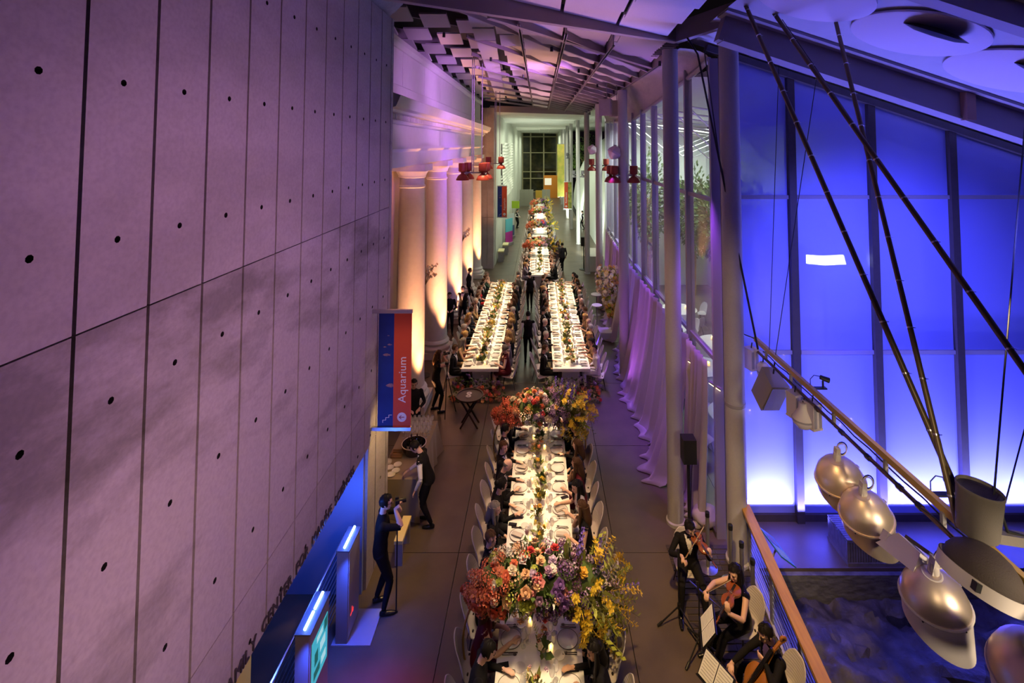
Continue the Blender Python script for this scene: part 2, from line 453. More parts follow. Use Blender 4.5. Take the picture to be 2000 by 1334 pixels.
# ---- stair opening below the lintel
M_bluelit = mat('blue_lit_return_wall', (.20, .25, .42), .6)  # blue light on this wall is put into its colour
MB().box2((-5.2, 8.78, -3), (WX - .05, 8.86, 2.41)).build('wall_stair_end', M_bluelit, smooth=False)
MB().box2((-5.2, 1.0, -3), (-5.1, 8.8, 2.6)).build('wall_stair_back', mat('dark_rock_wall', (.02, .018, .022), .7, noise=(2.5, 1, (.06, .012, .014))), smooth=False)
MB().box2((-5.2, 1.0, 2.41), (WX - .42, 8.86, 2.5)).build('ceiling_stair', M_dark, smooth=False)
MB().box2((-3.62, 3.6, 0), (-3.52, 6.2, 2.40)).build('wall_yellow', mat('yellow_paint', (.75, .55, .07), .6), smooth=False)
for n in ('wall_stair_end', 'wall_stair_back', 'ceiling_stair', 'wall_yellow'): struct(bpy.data.objects[n])
rl = thing('stair_railing', 'steel railing with thin horizontal rods inside the stair opening under the lettered lintel', 'railing', (-3.36, 5.3, 0))
MB().tube([(0, 0, 1.08), (0, 3.4, 1.08)], .025, 8).build('handrail', M_chrome, rl)
for z in range(9): MB().tube([(0, 0, .14 + z * .1), (0, 3.4, .14 + z * .1)], .008, 6).build('rod', M_chrome, rl)
for y in (0, 1.1, 2.2, 3.4): MB().box((0, y, .54), (.02, .06, 1.08)).build('post', M_steel, rl)

# ---- information kiosks standing in front of the opening
M_kiosk = mat('kiosk_grey', (.22, .205, .225), .5)
M_screen = mat('cyan_screen', (.02, .1, .12), .2, emit=(.06, .50, .66), estr=.75, noise=(9, .8, (.05, .35, .2)))
M_tube = mat('blue_white_tube', (.8, .9, 1), .3, emit=(.25, .5, 1), estr=11)


def kiosk(y0, y1, h, screen, label):
    t = thing('information_kiosk', label, 'kiosk', (-3.0, y0, 0))
    L = y1 - y0
    MB().box2((-.19, 0, .0), (-.012, L, h)).build('body', M_kiosk, t, smooth=False)
    MB().box2((-.012, .02, .1), (0.0, L - .02, h - .04)).build('face_panel', mat('kiosk_face', (.30, .28, .31), .4), t, smooth=False)
    MB().box2((-.20, -.01, h), (.01, L + .01, h + .02)).build('top_tray', mat('kiosk_tray', (.10, .11, .18), .45), t, smooth=False)
    for a, b in ((.06, .46), (.54, .94)):
        MB().tube([(-.085, L * a, h + .045), (-.085, L * b, h + .045)], .02, 8).build('light_tube', M_tube, t)
    if screen:
        MB().box2((0.0, .06, .62), (.006, L - .07, 1.22)).build('screen', M_screen, t, smooth=False)
    if screen:
        g = MB()
        for k, (a, b, u, v) in enumerate(((.12, .70, .18, .10), (.34, .70, .14, .10), (.14, .86, .10, .16), (.30, .90, .16, .12), (.42, 1.06, .10, .14), (.20, 1.10, .18, .08))): g.box((.0065, a + u / 2, b + v / 2), (.001, u, v), k % 2)
        g.build('screen_graphics', [mat('screen_dark', (.01, .08, .07), .3, emit=(.01, .16, .14), estr=.6), mat('screen_pale', (.3, .5, .5), .3, emit=(.4, .75, .8), estr=.8)], t, smooth=False)['kind'] = 'stuff'
    e = MB()
    e.box((.004, .12, .36), (.006, .05, .02)); e.box((.004, .16, .40), (.006, .02, .08)); e.box((.004, .20, .36), (.006, .03, .05))
    e.build('emblem', mat('red_emblem', (.8, .04, .03), .4, emit=(1, .05, .04), estr=.8), t, smooth=False)
    MB().box2((-.25, -.02, 0), (.36, L + .1, .02)).build('foot_plate', mat('foot_plate', (.5, .5, .55), .25, .3), t, smooth=False)
    point('kiosk_glow', (-3.12, y0 + L / 2, h + .42), (.06, .16, 1.0), 26, .05)
    spot('kiosk_floor_glow', (-3.05, y0 - .18, h + .1), (-2.75, y0 - .1, 0), (.04, .10, 1.0), 150, 76, 1, .03)


kiosk(6.62, 7.22, 1.40, True, 'grey information kiosk with cyan screen nearest the camera at the stair opening')
kiosk(7.92, 8.40, 1.40, False, 'grey information kiosk with blank face beside the man with a camera')
for o in bpy.data.objects:
    pass

# ---- colonnade with entablature
CL = thing('classical_colonnade_entablature', 'long white classical entablature with dentils resting on the five round columns', 'entablature', (0, 0, 0))
Y0, Y1 = 10.6, 30.6


def prof(name, pts, y0=Y0, y1=Y1, m=M_white):
    """extrude an outline (x,z) along y"""
    n = len(pts); V = [(x, y0, z) for x, z in pts] + [(x, y1, z) for x, z in pts]
    F = [(i, (i + 1) % n, n + (i + 1) % n, n + i) for i in range(n)] + [tuple(range(n))[::-1], tuple(range(n, 2 * n))]
    o = MB().add(V, F).build(name, m, CL, smooth=False); nrm(o.data); return o


prof('architrave', [(-4.25, 7.22), (-3.66, 7.22), (-3.66, 7.42), (-3.62, 7.42), (-3.62, 7.62), (-3.52, 7.70), (-3.52, 7.78), (-4.25, 7.78)])
prof('frieze', [(-4.25, 7.78), (-3.64, 7.78), (-3.64, 8.33), (-4.25, 8.33)])
prof('bed_moulding', [(-4.25, 8.33), (-3.58, 8.33), (-3.52, 8.40), (-3.52, 8.56), (-4.25, 8.56)])
prof('cornice', [(-4.25, 8.56), (-3.30, 8.56), (-3.28, 8.62), (-3.16, 8.66), (-3.10, 8.80), (-3.06, 8.90), (-3.10, 8.92), (-3.70, 9.12), (-4.25, 9.12)])
prof('parapet_base', [(-4.25, 9.12), (-3.68, 9.12), (-3.68, 9.36), (-3.74, 9.40), (-4.25, 9.40)])
prof('parapet_cap', [(-4.25, 10.35), (-3.70, 10.35), (-3.62, 10.45), (-3.62, 10.58), (-4.25, 10.58)])
pp = MB().box2((-4.2, .02, 9.40), (-3.76, 2.48, 10.35)).mesh('parapet_panel', M_white, False)
for i in range(8): put('parapet_panel', pp, CL, (0, Y0 + .1 + 2.5 * i, 0))
dm = MB().box((0, 0, 0), (.10, .07, .12)).mesh('dentil', M_white, False)
for i in range(150): put('dentil', dm, CL, (-3.47, Y0 + .1 + i * .132, 8.48))
shaft = [(.0, 0)]
M_col_w = mat('column_plaster', (.72, .68, .64), .6, noise=(9, .4, (.62, .58, .55)))
for i, y in enumerate(COLY):
    t = thing('classical_column', '%s round white plaster column of the amber lit colonnade counted from the camera' % ORD[i], 'column', (-3.92, y, 0), 0, 'colonnade columns')
    MB().box((0, 0, .11), (1.16, 1.16, .22)).build('plinth', M_col_w, t, smooth=False)
    MB().lathe([(.55, .22), (.58, .27), (.58, .34), (.53, .40), (.50, .42), (.50, .46), (.52, .50), (.49, .55), (.44, .60)], 32).build('base', M_col_w, t)
    MB().lathe([(.44, .60), (.425, .9), (.42, 2.5), (.41, 4.5), (.385, 6.0), (.37, 6.55)], 32).build('shaft', M_col_w, t)
    MB().lathe([(.37, 6.50), (.40, 6.53), (.40, 6.57), (.37, 6.60), (.37, 6.80), (.41, 6.83), (.41, 6.87), (.47, 6.98), (.48, 7.02)], 32).build('capital', M_col_w, t)
    MB().box((0, 0, 7.12), (1.02, 1.02, .20)).build('abacus', M_col_w, t, smooth=False)
MB().box2((-5.6, 10.5, 0), (-5.5, 31, 7.3)).build('wall_colonnade', mat('ochre_wall', (.42, .30, .18), .7), smooth=False)
struct(bpy.data.objects['wall_colonnade'])
MB().box2((-5.6, 10.5, 7.3), (-4.1, 31, 7.5)).build('ceiling_colonnade', M_white, smooth=False); struct(bpy.data.objects['ceiling_colonnade'])

# ---- concrete pier and far left wall
PR = MB().box2((-3.74, 31.0, 0), (-2.92, 31.9, 10.2)).build('wall_pier', M_conc2, smooth=False); struct(PR)
for a, b in ((-3.75, -3.34), (-3.32, -2.92)):
    for z0, z1 in ((0, 3.2), (3.22, 6.6), (6.62, 10.2)):
        MB().box2((a, 30.96, z0), (b, 31.0, z1)).build('concrete_panel', M_concu, PR, smooth=False)
FW = MB().box2((-3.3, 31.9, 0), (-2.9, 80.5, 10.0)).build('wall_far_left', mat('pale_hall_wall', (.62, .64, .58), .7, noise=(2, .4, (.5, .52, .47))), smooth=False); struct(FW)
for i in range(10):
    MB().box2((-2.9, 31.95 + i * 4.86, 0.02), (-2.88, 36.76 + i * 4.86, 9.9)).build('concrete_panel', MATS['pale_hall_wall'], FW, smooth=False)
# far end glazing
M_night = mat('night_pane', (.02, .022, .015), .08, noise=(1.2, .5, (.09, .08, .03)))
EW = MB().box2((-3.3, 80.6, 0), (4.2, 80.9, 10)).build('window_1', M_night, smooth=False); struct(EW)
M_frame2 = mat('olive_frame', (.42, .38, .22), .5)
for x in (-2.85, -1.5, .68, 2.85):
    MB().box2((x - .1, 80.35, 0), (x + .1, 80.62, 9.9)).build('mullion', M_frame2, EW, smooth=False)
for z in (.1, 2.3, 3.4, 6.55, 9.2, 9.85):
    MB().box2((-2.9, 80.38, z - .07), (3.2, 80.62, z + .07)).build('transom', M_frame2, EW, smooth=False)
MB().box2((2.95, 66, 0), (3.2, 80.5, 9.9)).build('wall_far_right', MATS['pale_hall_wall'], smooth=False); struct(bpy.data.objects['wall_far_right'])

# ---- round columns along the right of the hall
for i, (x, y, r, zt) in enumerate(((2.82, 10.39, .165, 9.86), (2.87, 16.71, .165, 9.7), (2.88, 23.6, .165, 9.8), (2.9, 29.8, .16, 9.9), (3.05, 38.6, .16, 9.9), (2.95, 45.5, .16, 9.9), (2.95, 52.0, .16, 9.9), (2.95, 58.5, .16, 9.9), (2.95, 64.5, .16, 9.9), (3.72, 9.45, .185, 9.95))):
    t = thing('round_column', ['slim round grey column nearest the camera beside the black column speaker', 'slim round grey column with red lamps above the purple drapes',
              'slim round grey column behind the cream flower stand', 'slim round grey column at the near end of the bright far hall',
              'fifth slim round column down the hall carrying two small grey lamps', 'sixth slim round column down the hall behind the orange banner',
              'seventh slim round column down the far hall', 'eighth slim round column down the far hall', 'ninth and last slim round column of the far hall',
              'thick round grey column in front of the blue glass corner'][i], 'column', (x, y, 0), 0, 'round hall columns')
    MB().lathe([(r, 0), (r, zt)], 24).build('shaft', M_colpaint, t)
    MB().lathe([(r + .03, 0), (r + .03, .06), (r, .08)], 24).build('base_ring', M_colpaint, t)
    if i == 9: MB().lathe([(r, 2.86), (r + .008, 2.87), (r + .008, 2.93), (r, 2.94)], 24).build('band', M_steel, t)

# ---- ceiling
CE = MB().box2((-9, 4, 11.7), (3.4, 31.4, 11.8)).build('ceiling', mat('ceiling_dark', (.05, .045, .05), .9), smooth=False); struct(CE)
M_purlin = mat('purlin', (.34, .29, .29), .6)


def cz(x): return 10.16 - .135 * x            # lower edge of the roof grid, falling to the right


M_mb = mat('main_beam', (.36, .31, .30), .6)


def flanged(a, b, w_, h, m, name='roof_beam'):
    """web with a broad bottom flange, given by its lower edge"""
    a = Vector(a); b = Vector(b)
    MB().beam(a + UPZ * (h / 2), b + UPZ * (h / 2), w_ * .45, h).beam(a + UPZ * .012, b + UPZ * .012, w_, .024).build(name, m, CE, smooth=False)


UPZ = Vector((0, 0, 1))
flanged((-2.75, 8.15, 10.30), (2.85, 10.0, 9.93), .15, .42, M_mb, 'main_beam')
flanged((2.85, 10.0, 9.93), (5.0, 6.9, 10.25), .16, .42, M_mb, 'main_beam')
flanged((-1.0, 9.35, 10.27), (2.95, 12.6, 9.80), .13, .34, M_mb, 'main_beam')
flanged((-1.35, 10.6, 10.55), (-2.95, 30.4, 10.65), .22, .38, mat('dark_main_beam', (.20, .16, .15), .6), 'main_beam')
for x in (-.42, .55, 1.60, 2.95):
    flanged((x, 9.6 + .5 * max(x, 0), cz(x)), (x, 31.0, cz(x)), .07, .26, M_purlin, 'purlin')
for k in range(17):                     # short diagonal webs between the purlins
    y = 10.4 + 1.18 * k
    for x0, x1, dy in ((.55, 1.60, 1.15), (1.60, 2.95, 1.5)):
        if k == 0 and x0 > 1: continue
        flanged((x0, y, cz(x0) + .02), (x1, y + dy, cz(x1) + .02), .05, .30, M_purlin, 'diagonal_web')
    if k % 2 == 0: MB().beam((-1.6 - .1 * k, y - 1.0, cz(-1.5) + .12), (.55, y + 1.6, cz(.55) + .06), .035, .10).build('diagonal_rod', M_purlin, CE, smooth=False)
for k in range(6): MB().beam((-6.5, 9.0 + 3.6 * k, 11.2), (-1.5, 13.2 + 3.6 * k, 11.1), .07, .35).build('diagonal_web', M_beam, CE, smooth=False)
pc = {}


def apanel(x0, x1, y, d, z, tilt=0, th=.05, roll=0.0):
    key = (round(x1 - x0, 2), d, th)
    if key not in pc: pc[key] = MB().box((0, 0, 0), (x1 - x0, d, th)).mesh('acoustic_panel', M_panel, False)
    put('acoustic_panel', pc[key], CE, ((x0 + x1) / 2, y, z), (tilt, roll, 0))


for s in range(7):                      # dark bay over the colonnade
    a = -6.9 + s * .80
    for j in range(11): apanel(a, a + .66, 9.0 + 2.05 * j + .55 * s, .62, 10.92 - .01 * s, R(-17))
for s, a in enumerate((-1.50, -.97)):   # amber bay
    for j in range(14):
        y = 10.2 + 1.32 * j + .3 * s; sh = -.055 * (y - 10) * (1 if s == 0 else .35)
        if s == 0: apanel(a + sh, a + sh + .50, y, .58, 10.48, R(-15))
        else: apanel(a, a + .50, y, .58, 10.40, R(-15))
for j in range(26): apanel(-.38, .50, 10.3 + .80 * j, .60, 10.30, R(-13), .05, R(5))
for s, (a, b) in enumerate(((.60, 1.55), (1.66, 2.90))):
    for j in range(28): apanel(a, b, 11.2 + .72 * j + .3 * s, .66, cz((a + b) / 2) + .22, R(-9), .04, R(7))
for s, (a, b) in enumerate(((-2.85, -1.82), (-1.76, -.72), (-.66, .40), (.46, 1.52), (1.58, 2.64))):
    for j in range(5): apanel(a, b, 9.30 + .27 * s - .98 * j, .90, cz((a + b) / 2) + .30, R(-6), .06, R(6))
apanel(.62, 1.55, 10.45, .75, cz(1.1) + .25, R(-6), .05, R(7)); apanel(1.66, 2.80, 11.35, .75, cz(2.2) + .22, R(-6), .05, R(7)); apanel(1.75, 2.75, 10.5, .7, cz(2.2) + .24, R(-6), .05, R(7))
for j in range(8): MB().box((2.86, 10.4 + j * .18, 9.98), (.30, .05, .05)).build('vent_slat', M_beam, CE, smooth=False)
MB().beam((-3.2, 31.2, 10.15), (3.3, 31.4, 9.95), .3, .4).build('cross_beam', M_purlin, CE, smooth=False)
for k in range(7): MB().tube([(-2.0 + .75 * k, 10.0 + 2.3 * (k % 3), 10.15 - .1 * k), (-2.0 + .75 * k, 10.0 + 2.3 * (k % 3), 10.05 - .1 * k)], .03, 8).build('ceiling_spot', M_blackm, CE)
# far hall ceiling : shallow ribs
CF = MB().box2((-3.3, 31.5, 10.12), (12, 81, 10.3)).build('ceiling_far', mat('far_ceiling', (.40, .41, .38), .8), smooth=False); struct(CF)
rib = MB().box((0, 0, 0), (6.0, .90, .05)).mesh('ceiling_rib', mat('far_rib', (.55, .57, .53), .7), False)
for j in range(40):
    o = put('ceiling_rib', rib, CF, (.05, 32.2 + j * 1.2, 9.94 + .04 * sin(j * 1.9)), (R(-11 - 5 * sin(j * 2.3)), R(2.2 * sin(j * .7)), 0))
MB().box2((-.06, 60, 9.8), (.06, 80, 9.85)).build('light_track', M_white, CF, smooth=False)
MB().box2((1.2, 60, 9.8), (1.3, 80, 9.85)).build('light_track', M_white, CF, smooth=False)

# ---- curved soffit above the glass wall
def gx(y): return 3.50 + .0022 * (y - 17) ** 2


def sof(u, v):
    y = 10.2 + u * 17
    zt = 9.86; zb = 9.62 - .9 * min(1, (y - 10.2) / 8.0) ** .8 + .35 * max(0, (y - 19) / 8)
    a = v * pi / 2
    return (2.98 + (gx(y) - 2.98) * sin(a), y, zt + (zb - zt) * (1 - cos(a)))


MB().grid(sof, 28, 8).build('ceiling_soffit', M_conc2); struct(bpy.data.objects['ceiling_soffit'])
mb = MB(); mb.tube([sof(i / 28, 1.0) for i in range(29)], .06, 8); mb.build('trim_2', M_steel); struct(bpy.data.objects['trim_2'])

# ---- glass wall between hall and piazza
GW = MB().box2((3.5, 10.0, 0), (3.62, 27, .1)).build('window_2', M_mull, smooth=False); struct(GW)
MY = [10.0 + 1.6 * i for i in range(11)]
M_mullb = mat('mullion_violet_grey', (.30, .27, .34), .45)
for y in MY:
    x = gx(y)
    MB().box2((x - .09, y - .05, 0), (x + .09, y + .05, 9.6 if y < 12 else 9.0)).build('mullion', M_mullb, GW, smooth=False)
M_cglass = mat('hall_glass', (.9, .95, 1.0), .03, alpha=.16)
for i in range(len(MY) - 1):
    a, b = MY[i], MY[i + 1]; xa, xb = gx(a), gx(b)
    for z in (3.43, 6.66):
        MB().beam((xa, a, z), (xb, b, z), .10, .08).build('transom', M_mullb, GW, smooth=False)
    for z0, z1 in ((.1, 3.40), (3.47, 6.62), (6.70, 8.9 if i else 9.4)):
        mb = MB(); mb.add([(xa, a + .05, z0), (xb, b - .05, z0), (xb, b - .05, z1), (xa, a + .05, z1), (xa + .012, a + .05, z0), (xb + .012, b - .05, z0), (xb + .012, b - .05, z1), (xa + .012, a + .05, z1)],
                          [(0, 3, 2, 1), (4, 5, 6, 7), (0, 1, 5, 4), (1, 2, 6, 5), (2, 3, 7, 6), (3, 0, 4, 7)])
        mb.build('pane', M_cglass, GW, smooth=False)

# ---- frosted blue window wall at the end of the swamp
WY = 10.45


def wtop(x): return 9.68 - .333 * (x - 4.1)


BW = MB().box2((3.9, WY - .05, 0), (12.6, WY + .10, .14)).build('window_3', M_mull, smooth=False); struct(BW)
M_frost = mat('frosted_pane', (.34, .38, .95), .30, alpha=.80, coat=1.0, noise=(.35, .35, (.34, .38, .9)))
MX = [3.98, 5.40, 7.12, 8.84, 10.56, 12.28]
for i, x in enumerate(MX):
    MB().box2((x - .075, WY - .11, 0), (x + .075, WY + .09, wtop(x) + .05)).build('mullion', M_mull, BW, smooth=False)
    MB().box2((x + .078, WY - .055, .1), (x + .105, WY + .05, wtop(x))).build('pane_gasket', M_blackm, BW, smooth=False)
for i in range(5):
    a, b = MX[i] + .11, MX[i + 1] - .08
    for z in (3.44, 6.69):
        MB().box2((a, WY - .06, z - .04), (b, WY + .06, z + .04)).build('transom', M_mullb, BW, smooth=False)
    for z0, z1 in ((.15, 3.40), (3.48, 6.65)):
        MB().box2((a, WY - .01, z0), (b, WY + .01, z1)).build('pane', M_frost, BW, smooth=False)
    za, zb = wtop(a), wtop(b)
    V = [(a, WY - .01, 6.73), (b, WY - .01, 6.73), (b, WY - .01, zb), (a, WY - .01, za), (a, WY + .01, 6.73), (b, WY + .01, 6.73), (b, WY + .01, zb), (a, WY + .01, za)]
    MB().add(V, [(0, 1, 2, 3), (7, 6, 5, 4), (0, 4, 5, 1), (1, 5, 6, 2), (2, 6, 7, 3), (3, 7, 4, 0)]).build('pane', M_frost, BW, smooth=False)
MB().beam((3.6, WY - .04, wtop(3.6) + .06), (12.6, WY - .04, wtop(12.6) + .06), .2, .14).build('head_rail', M_mull, BW, smooth=False)
# sloping roof over the swamp with its big beams and round hatches
CR = MB(); CR.grid(lambda u, v: (3.3 + 10 * u, 2.0 + 8.7 * v, wtop(3.3 + 10 * u) + .16 + .15 * sin(pi * v)), 12, 8)
CR = CR.build('ceiling_roof', mat('roof_concrete', (.46, .45, .48), .8, noise=(3, .4, (.38, .37, .40)))); struct(CR)


def rz(x, y): return wtop(x) + .16 + .15 * sin(pi * (y - 2) / 8.7)


M_rb = mat('roof_beam_mauve', (.30, .27, .30), .6)
MB().beam((3.3, 8.75, rz(3.3, 8.7) - .26), (12.5, 8.75, rz(12.5, 8.7) - .26), .24, .50).build('roof_beam', M_rb, CR, smooth=False)
MB().beam((3.3, 8.62, rz(3.3, 8.7) - .02), (12.5, 8.62, rz(12.5, 8.7) - .02), .5, .05).build('beam_flange', M_rb, CR, smooth=False)
MB().beam((3.3, 8.75, rz(3.3, 8.7) - .52), (12.5, 8.75, rz(12.5, 8.7) - .52), .34, .04).build('beam_flange', M_rb, CR, smooth=False)
MB().beam((4.3, 5.7, rz(4.3, 5.7) - .14), (12.5, 5.7, rz(12.5, 5.7) - .14), .22, .30).build('roof_beam', M_rb, CR, smooth=False)
MB().box((7.6, 8.55, rz(7.6, 8.7) - .28), (.16, .14, .5)).build('beam_stiffener', mat('rust_steel', (.35, .2, .14), .6), CR, smooth=False)
sl = atan2(-.333, 1)
for i, (x, y, r) in enumerate(((4.05, 7.05, .80), (5.60, 7.1, .85), (7.25, 7.2, .95))):
    z = rz(x, y) - .03
    MB().lathe([(r, 0), (r, -.03), (r - .03, -.045), (.01, -.05)], 40, Matrix.Translation((x, y, z)) @ Matrix.Rotation(-sl, 4, 'Y')).build('round_hatch', mat('hatch_pale', (.62, .55, .60), .7), CR)
    if i: MB().lathe([(.02, .07), (.25, .05), (.40, 0), (.25, -.04), (.02, -.05)], 24, Matrix.Translation((x - .1, y - .45, z - .10)) @ Matrix.Rotation(-sl, 4, 'Y') @ Matrix.Rotation(R(24), 4, 'X')).build('hatch_lid', M_blackm, CR)
# ================================================================== CHAIR
M_shell = mat('chair_shell', (.58, .54, .53), .55)
nt = M_shell.node_tree
tcn = nt.nodes.new('ShaderNodeTexCoord'); wv = nt.nodes.new('ShaderNodeTexWave'); wv.bands_direction = 'Z'; wv.inputs['Scale'].default_value = 9; wv.inputs['Distortion'].default_value = 1.5
bpn = nt.nodes.new('ShaderNodeBump'); bpn.inputs['Strength'].default_value = .14; bpn.inputs['Distance'].default_value = .02
nt.links.new(tcn.outputs['Object'], wv.inputs[0]); nt.links.new(wv.outputs[0], bpn.inputs['Height']); nt.links.new(bpn.outputs[0], nt.nodes['Principled BSDF'].inputs['Normal'])
M_leg = mat('chair_leg_dark', (.05, .04, .035), .4)


def catm(P, t):
    n = len(P) - 1; x = min(max(t, 0), .9999) * n; i = int(x); u = x - i
    p = [P[max(i - 1, 0)], P[i], P[i + 1], P[min(i + 2, n)]]
    return [.5 * (2 * b + (c - a) * u + (2 * a - 5 * b + 4 * c - d) * u * u + (3 * b - a - 3 * c + d) * u ** 3) for a, b, c, d in zip(*p)]


def chair_mesh(nu=12, nv=16):
    # y, z, half width, side curl
    P = [(.235, .43, .17, .0), (.20, .455, .215, .01), (.05, .445, .235, .03), (-.12, .435, .245, .05), (-.215, .49, .25, .07), (-.255, .60, .25, .08), (-.285, .72, .235, .06), (-.31, .82, .19, .03), (-.325, .885, .10, .01)]
    T = .016
    def S(u, v, off):
        y, z, w_, cu = catm(P, v); y2, z2, _, _ = catm(P, min(v + .02, 1)); y1, z1, _, _ = catm(P, max(v - .02, 0))
        tx, tz = y2 - y1, z2 - z1; L = sqrt(tx * tx + tz * tz) or 1; ny, nz = -tz / L, tx / L
        if ny < 0 and nz < 0: ny, nz = -ny, -nz
        ny, nz = (tz / L, -tx / L); ny, nz = -ny * -1, -nz
        a = u * 2 - 1
        d = cu * (abs(a) ** 2.2) + off
        return (a * w_, y + ny * d, z + nz * d)
    mb = MB()
    mb.grid(lambda u, v: S(u, v, 0), nu, nv); o = len(mb.v)
    mb.grid(lambda u, v: S(1 - u, v, -T), nu, nv)
    W = nu + 1
    for j in range(nv):
        a = j * W; b = (j + 1) * W
        mb.f.append((a, b, o + b + nu, o + a + nu)); mb.m.append(0)
        mb.f.append((a + nu, o + a, o + b, b + nu)); mb.m.append(0)
    for i in range(nu):
        mb.f.append((i + 1, i, o + nu - i, o + nu - i - 1)); mb.m.append(0)
        t = nv * W
        mb.f.append((t + i, t + i + 1, o + t + nu - i - 1, o + t + nu - i)); mb.m.append(0)
    return mb


def squeeze(mb): mb.v = [(x * .86, y * .95, z * .955) for x, y, z in mb.v]; return mb


CH_ME = squeeze(chair_mesh()).mesh('shell', M_shell); nrm(CH_ME)
CH_LO = chair_mesh(6, 8)
LEG_ME = [MB().tube([(.13 * a, .11 * b, .435), (.205 * a, .20 * b - .01, 0)], [.014, .008], 6).mesh('leg', M_leg) for a, b in ((1, 1), (-1, 1), (-1, -1), (1, -1))]
for l in LEG_ME: pass


def chair(x, y, rzz, label, group, full=True):
    if full:
        t = thing('shell_chair', label, 'chair', (x, y, 0), rzz, group)
        put('shell', CH_ME, t)
        for l in LEG_ME: put('leg', l, t)
    else:
        t = put('shell_chair', CHF_ME, None, (x, y, 0), (0, 0, rzz)); tag(t, label, 'chair', group)
    return t


for a, b in ((1, 1), (-1, 1), (-1, -1), (1, -1)): CH_LO.tube([(.13 * a, .11 * b, .435), (.205 * a, .20 * b - .01, 0)], [.014, .008], 4, 1)
squeeze(CH_LO)
CHF_ME = CH_LO.mesh('shell_chair', [M_shell, M_leg]); nrm(CHF_ME)

# ================================================================== PEOPLE
SKIN = [mat('skin_light', (.62, .37, .26), .5), mat('skin_fair', (.70, .44, .33), .5), mat('skin_tan', (.46, .25, .15), .5), mat('skin_brown', (.26, .13, .08), .5)]
C_BLK = mat('black_cloth', (.012, .011, .012), .8); C_NAVY = mat('navy_cloth', (.018, .02, .04), .8); C_CHAR = mat('charcoal_cloth', (.035, .032, .034), .8)
C_WHT = mat('white_cloth', (.72, .70, .68), .8); C_MAR = mat('maroon_cloth', (.10, .012, .02), .7); C_RED = mat('red_cloth', (.45, .02, .03), .7)
C_SIL = mat('grey_lilac_cloth', (.20, .17, .22), .5); C_TAN = mat('gold_tan_cloth', (.36, .24, .12), .6); C_GRN = mat('deep_green_cloth', (.02, .05, .035), .7)
C_SEQ = mat('black_sequin_cloth', (.015, .015, .018), .25, .4, bump=(220, .9))
C_SHOE = mat('black_shoe', (.008, .008, .008), .25)
HAIR = {'black': mat('hair_black', (.012, .010, .009), .45), 'brown': mat('hair_brown', (.07, .035, .018), .5), 'grey': mat('hair_grey', (.19, .165, .145), .6), 'blond': mat('hair_blond', (.42, .26, .10), .5), 'white': mat('hair_white', (.44, .41, .37), .6)}
M_eye = mat('eye_dark', (.02, .015, .012), .2); M_lip = mat('lip', (.42, .14, .12), .5); M_tie = mat('bow_tie_black', (.008, .008, .008), .6)
M_spec = mat('spectacle_black', (.01, .01, .01), .3)
UPV = Vector((0, 0, 1))


def lerp(a, b, t): return a + (b - a) * t


def ik(a, c, l1, l2, hint):
    a, c = Vector(a), Vector(c); d = c - a; L = min(d.length, (l1 + l2) * .995); d.normalize()
    x = (l1 * l1 - l2 * l2 + L * L) / (2 * L); h = sqrt(max(l1 * l1 - x * x, 1e-6))
    hv = Vector(hint); hv = hv - d * hv.dot(d); hv.normalize()
    return a + d * x + hv * h, a + d * L


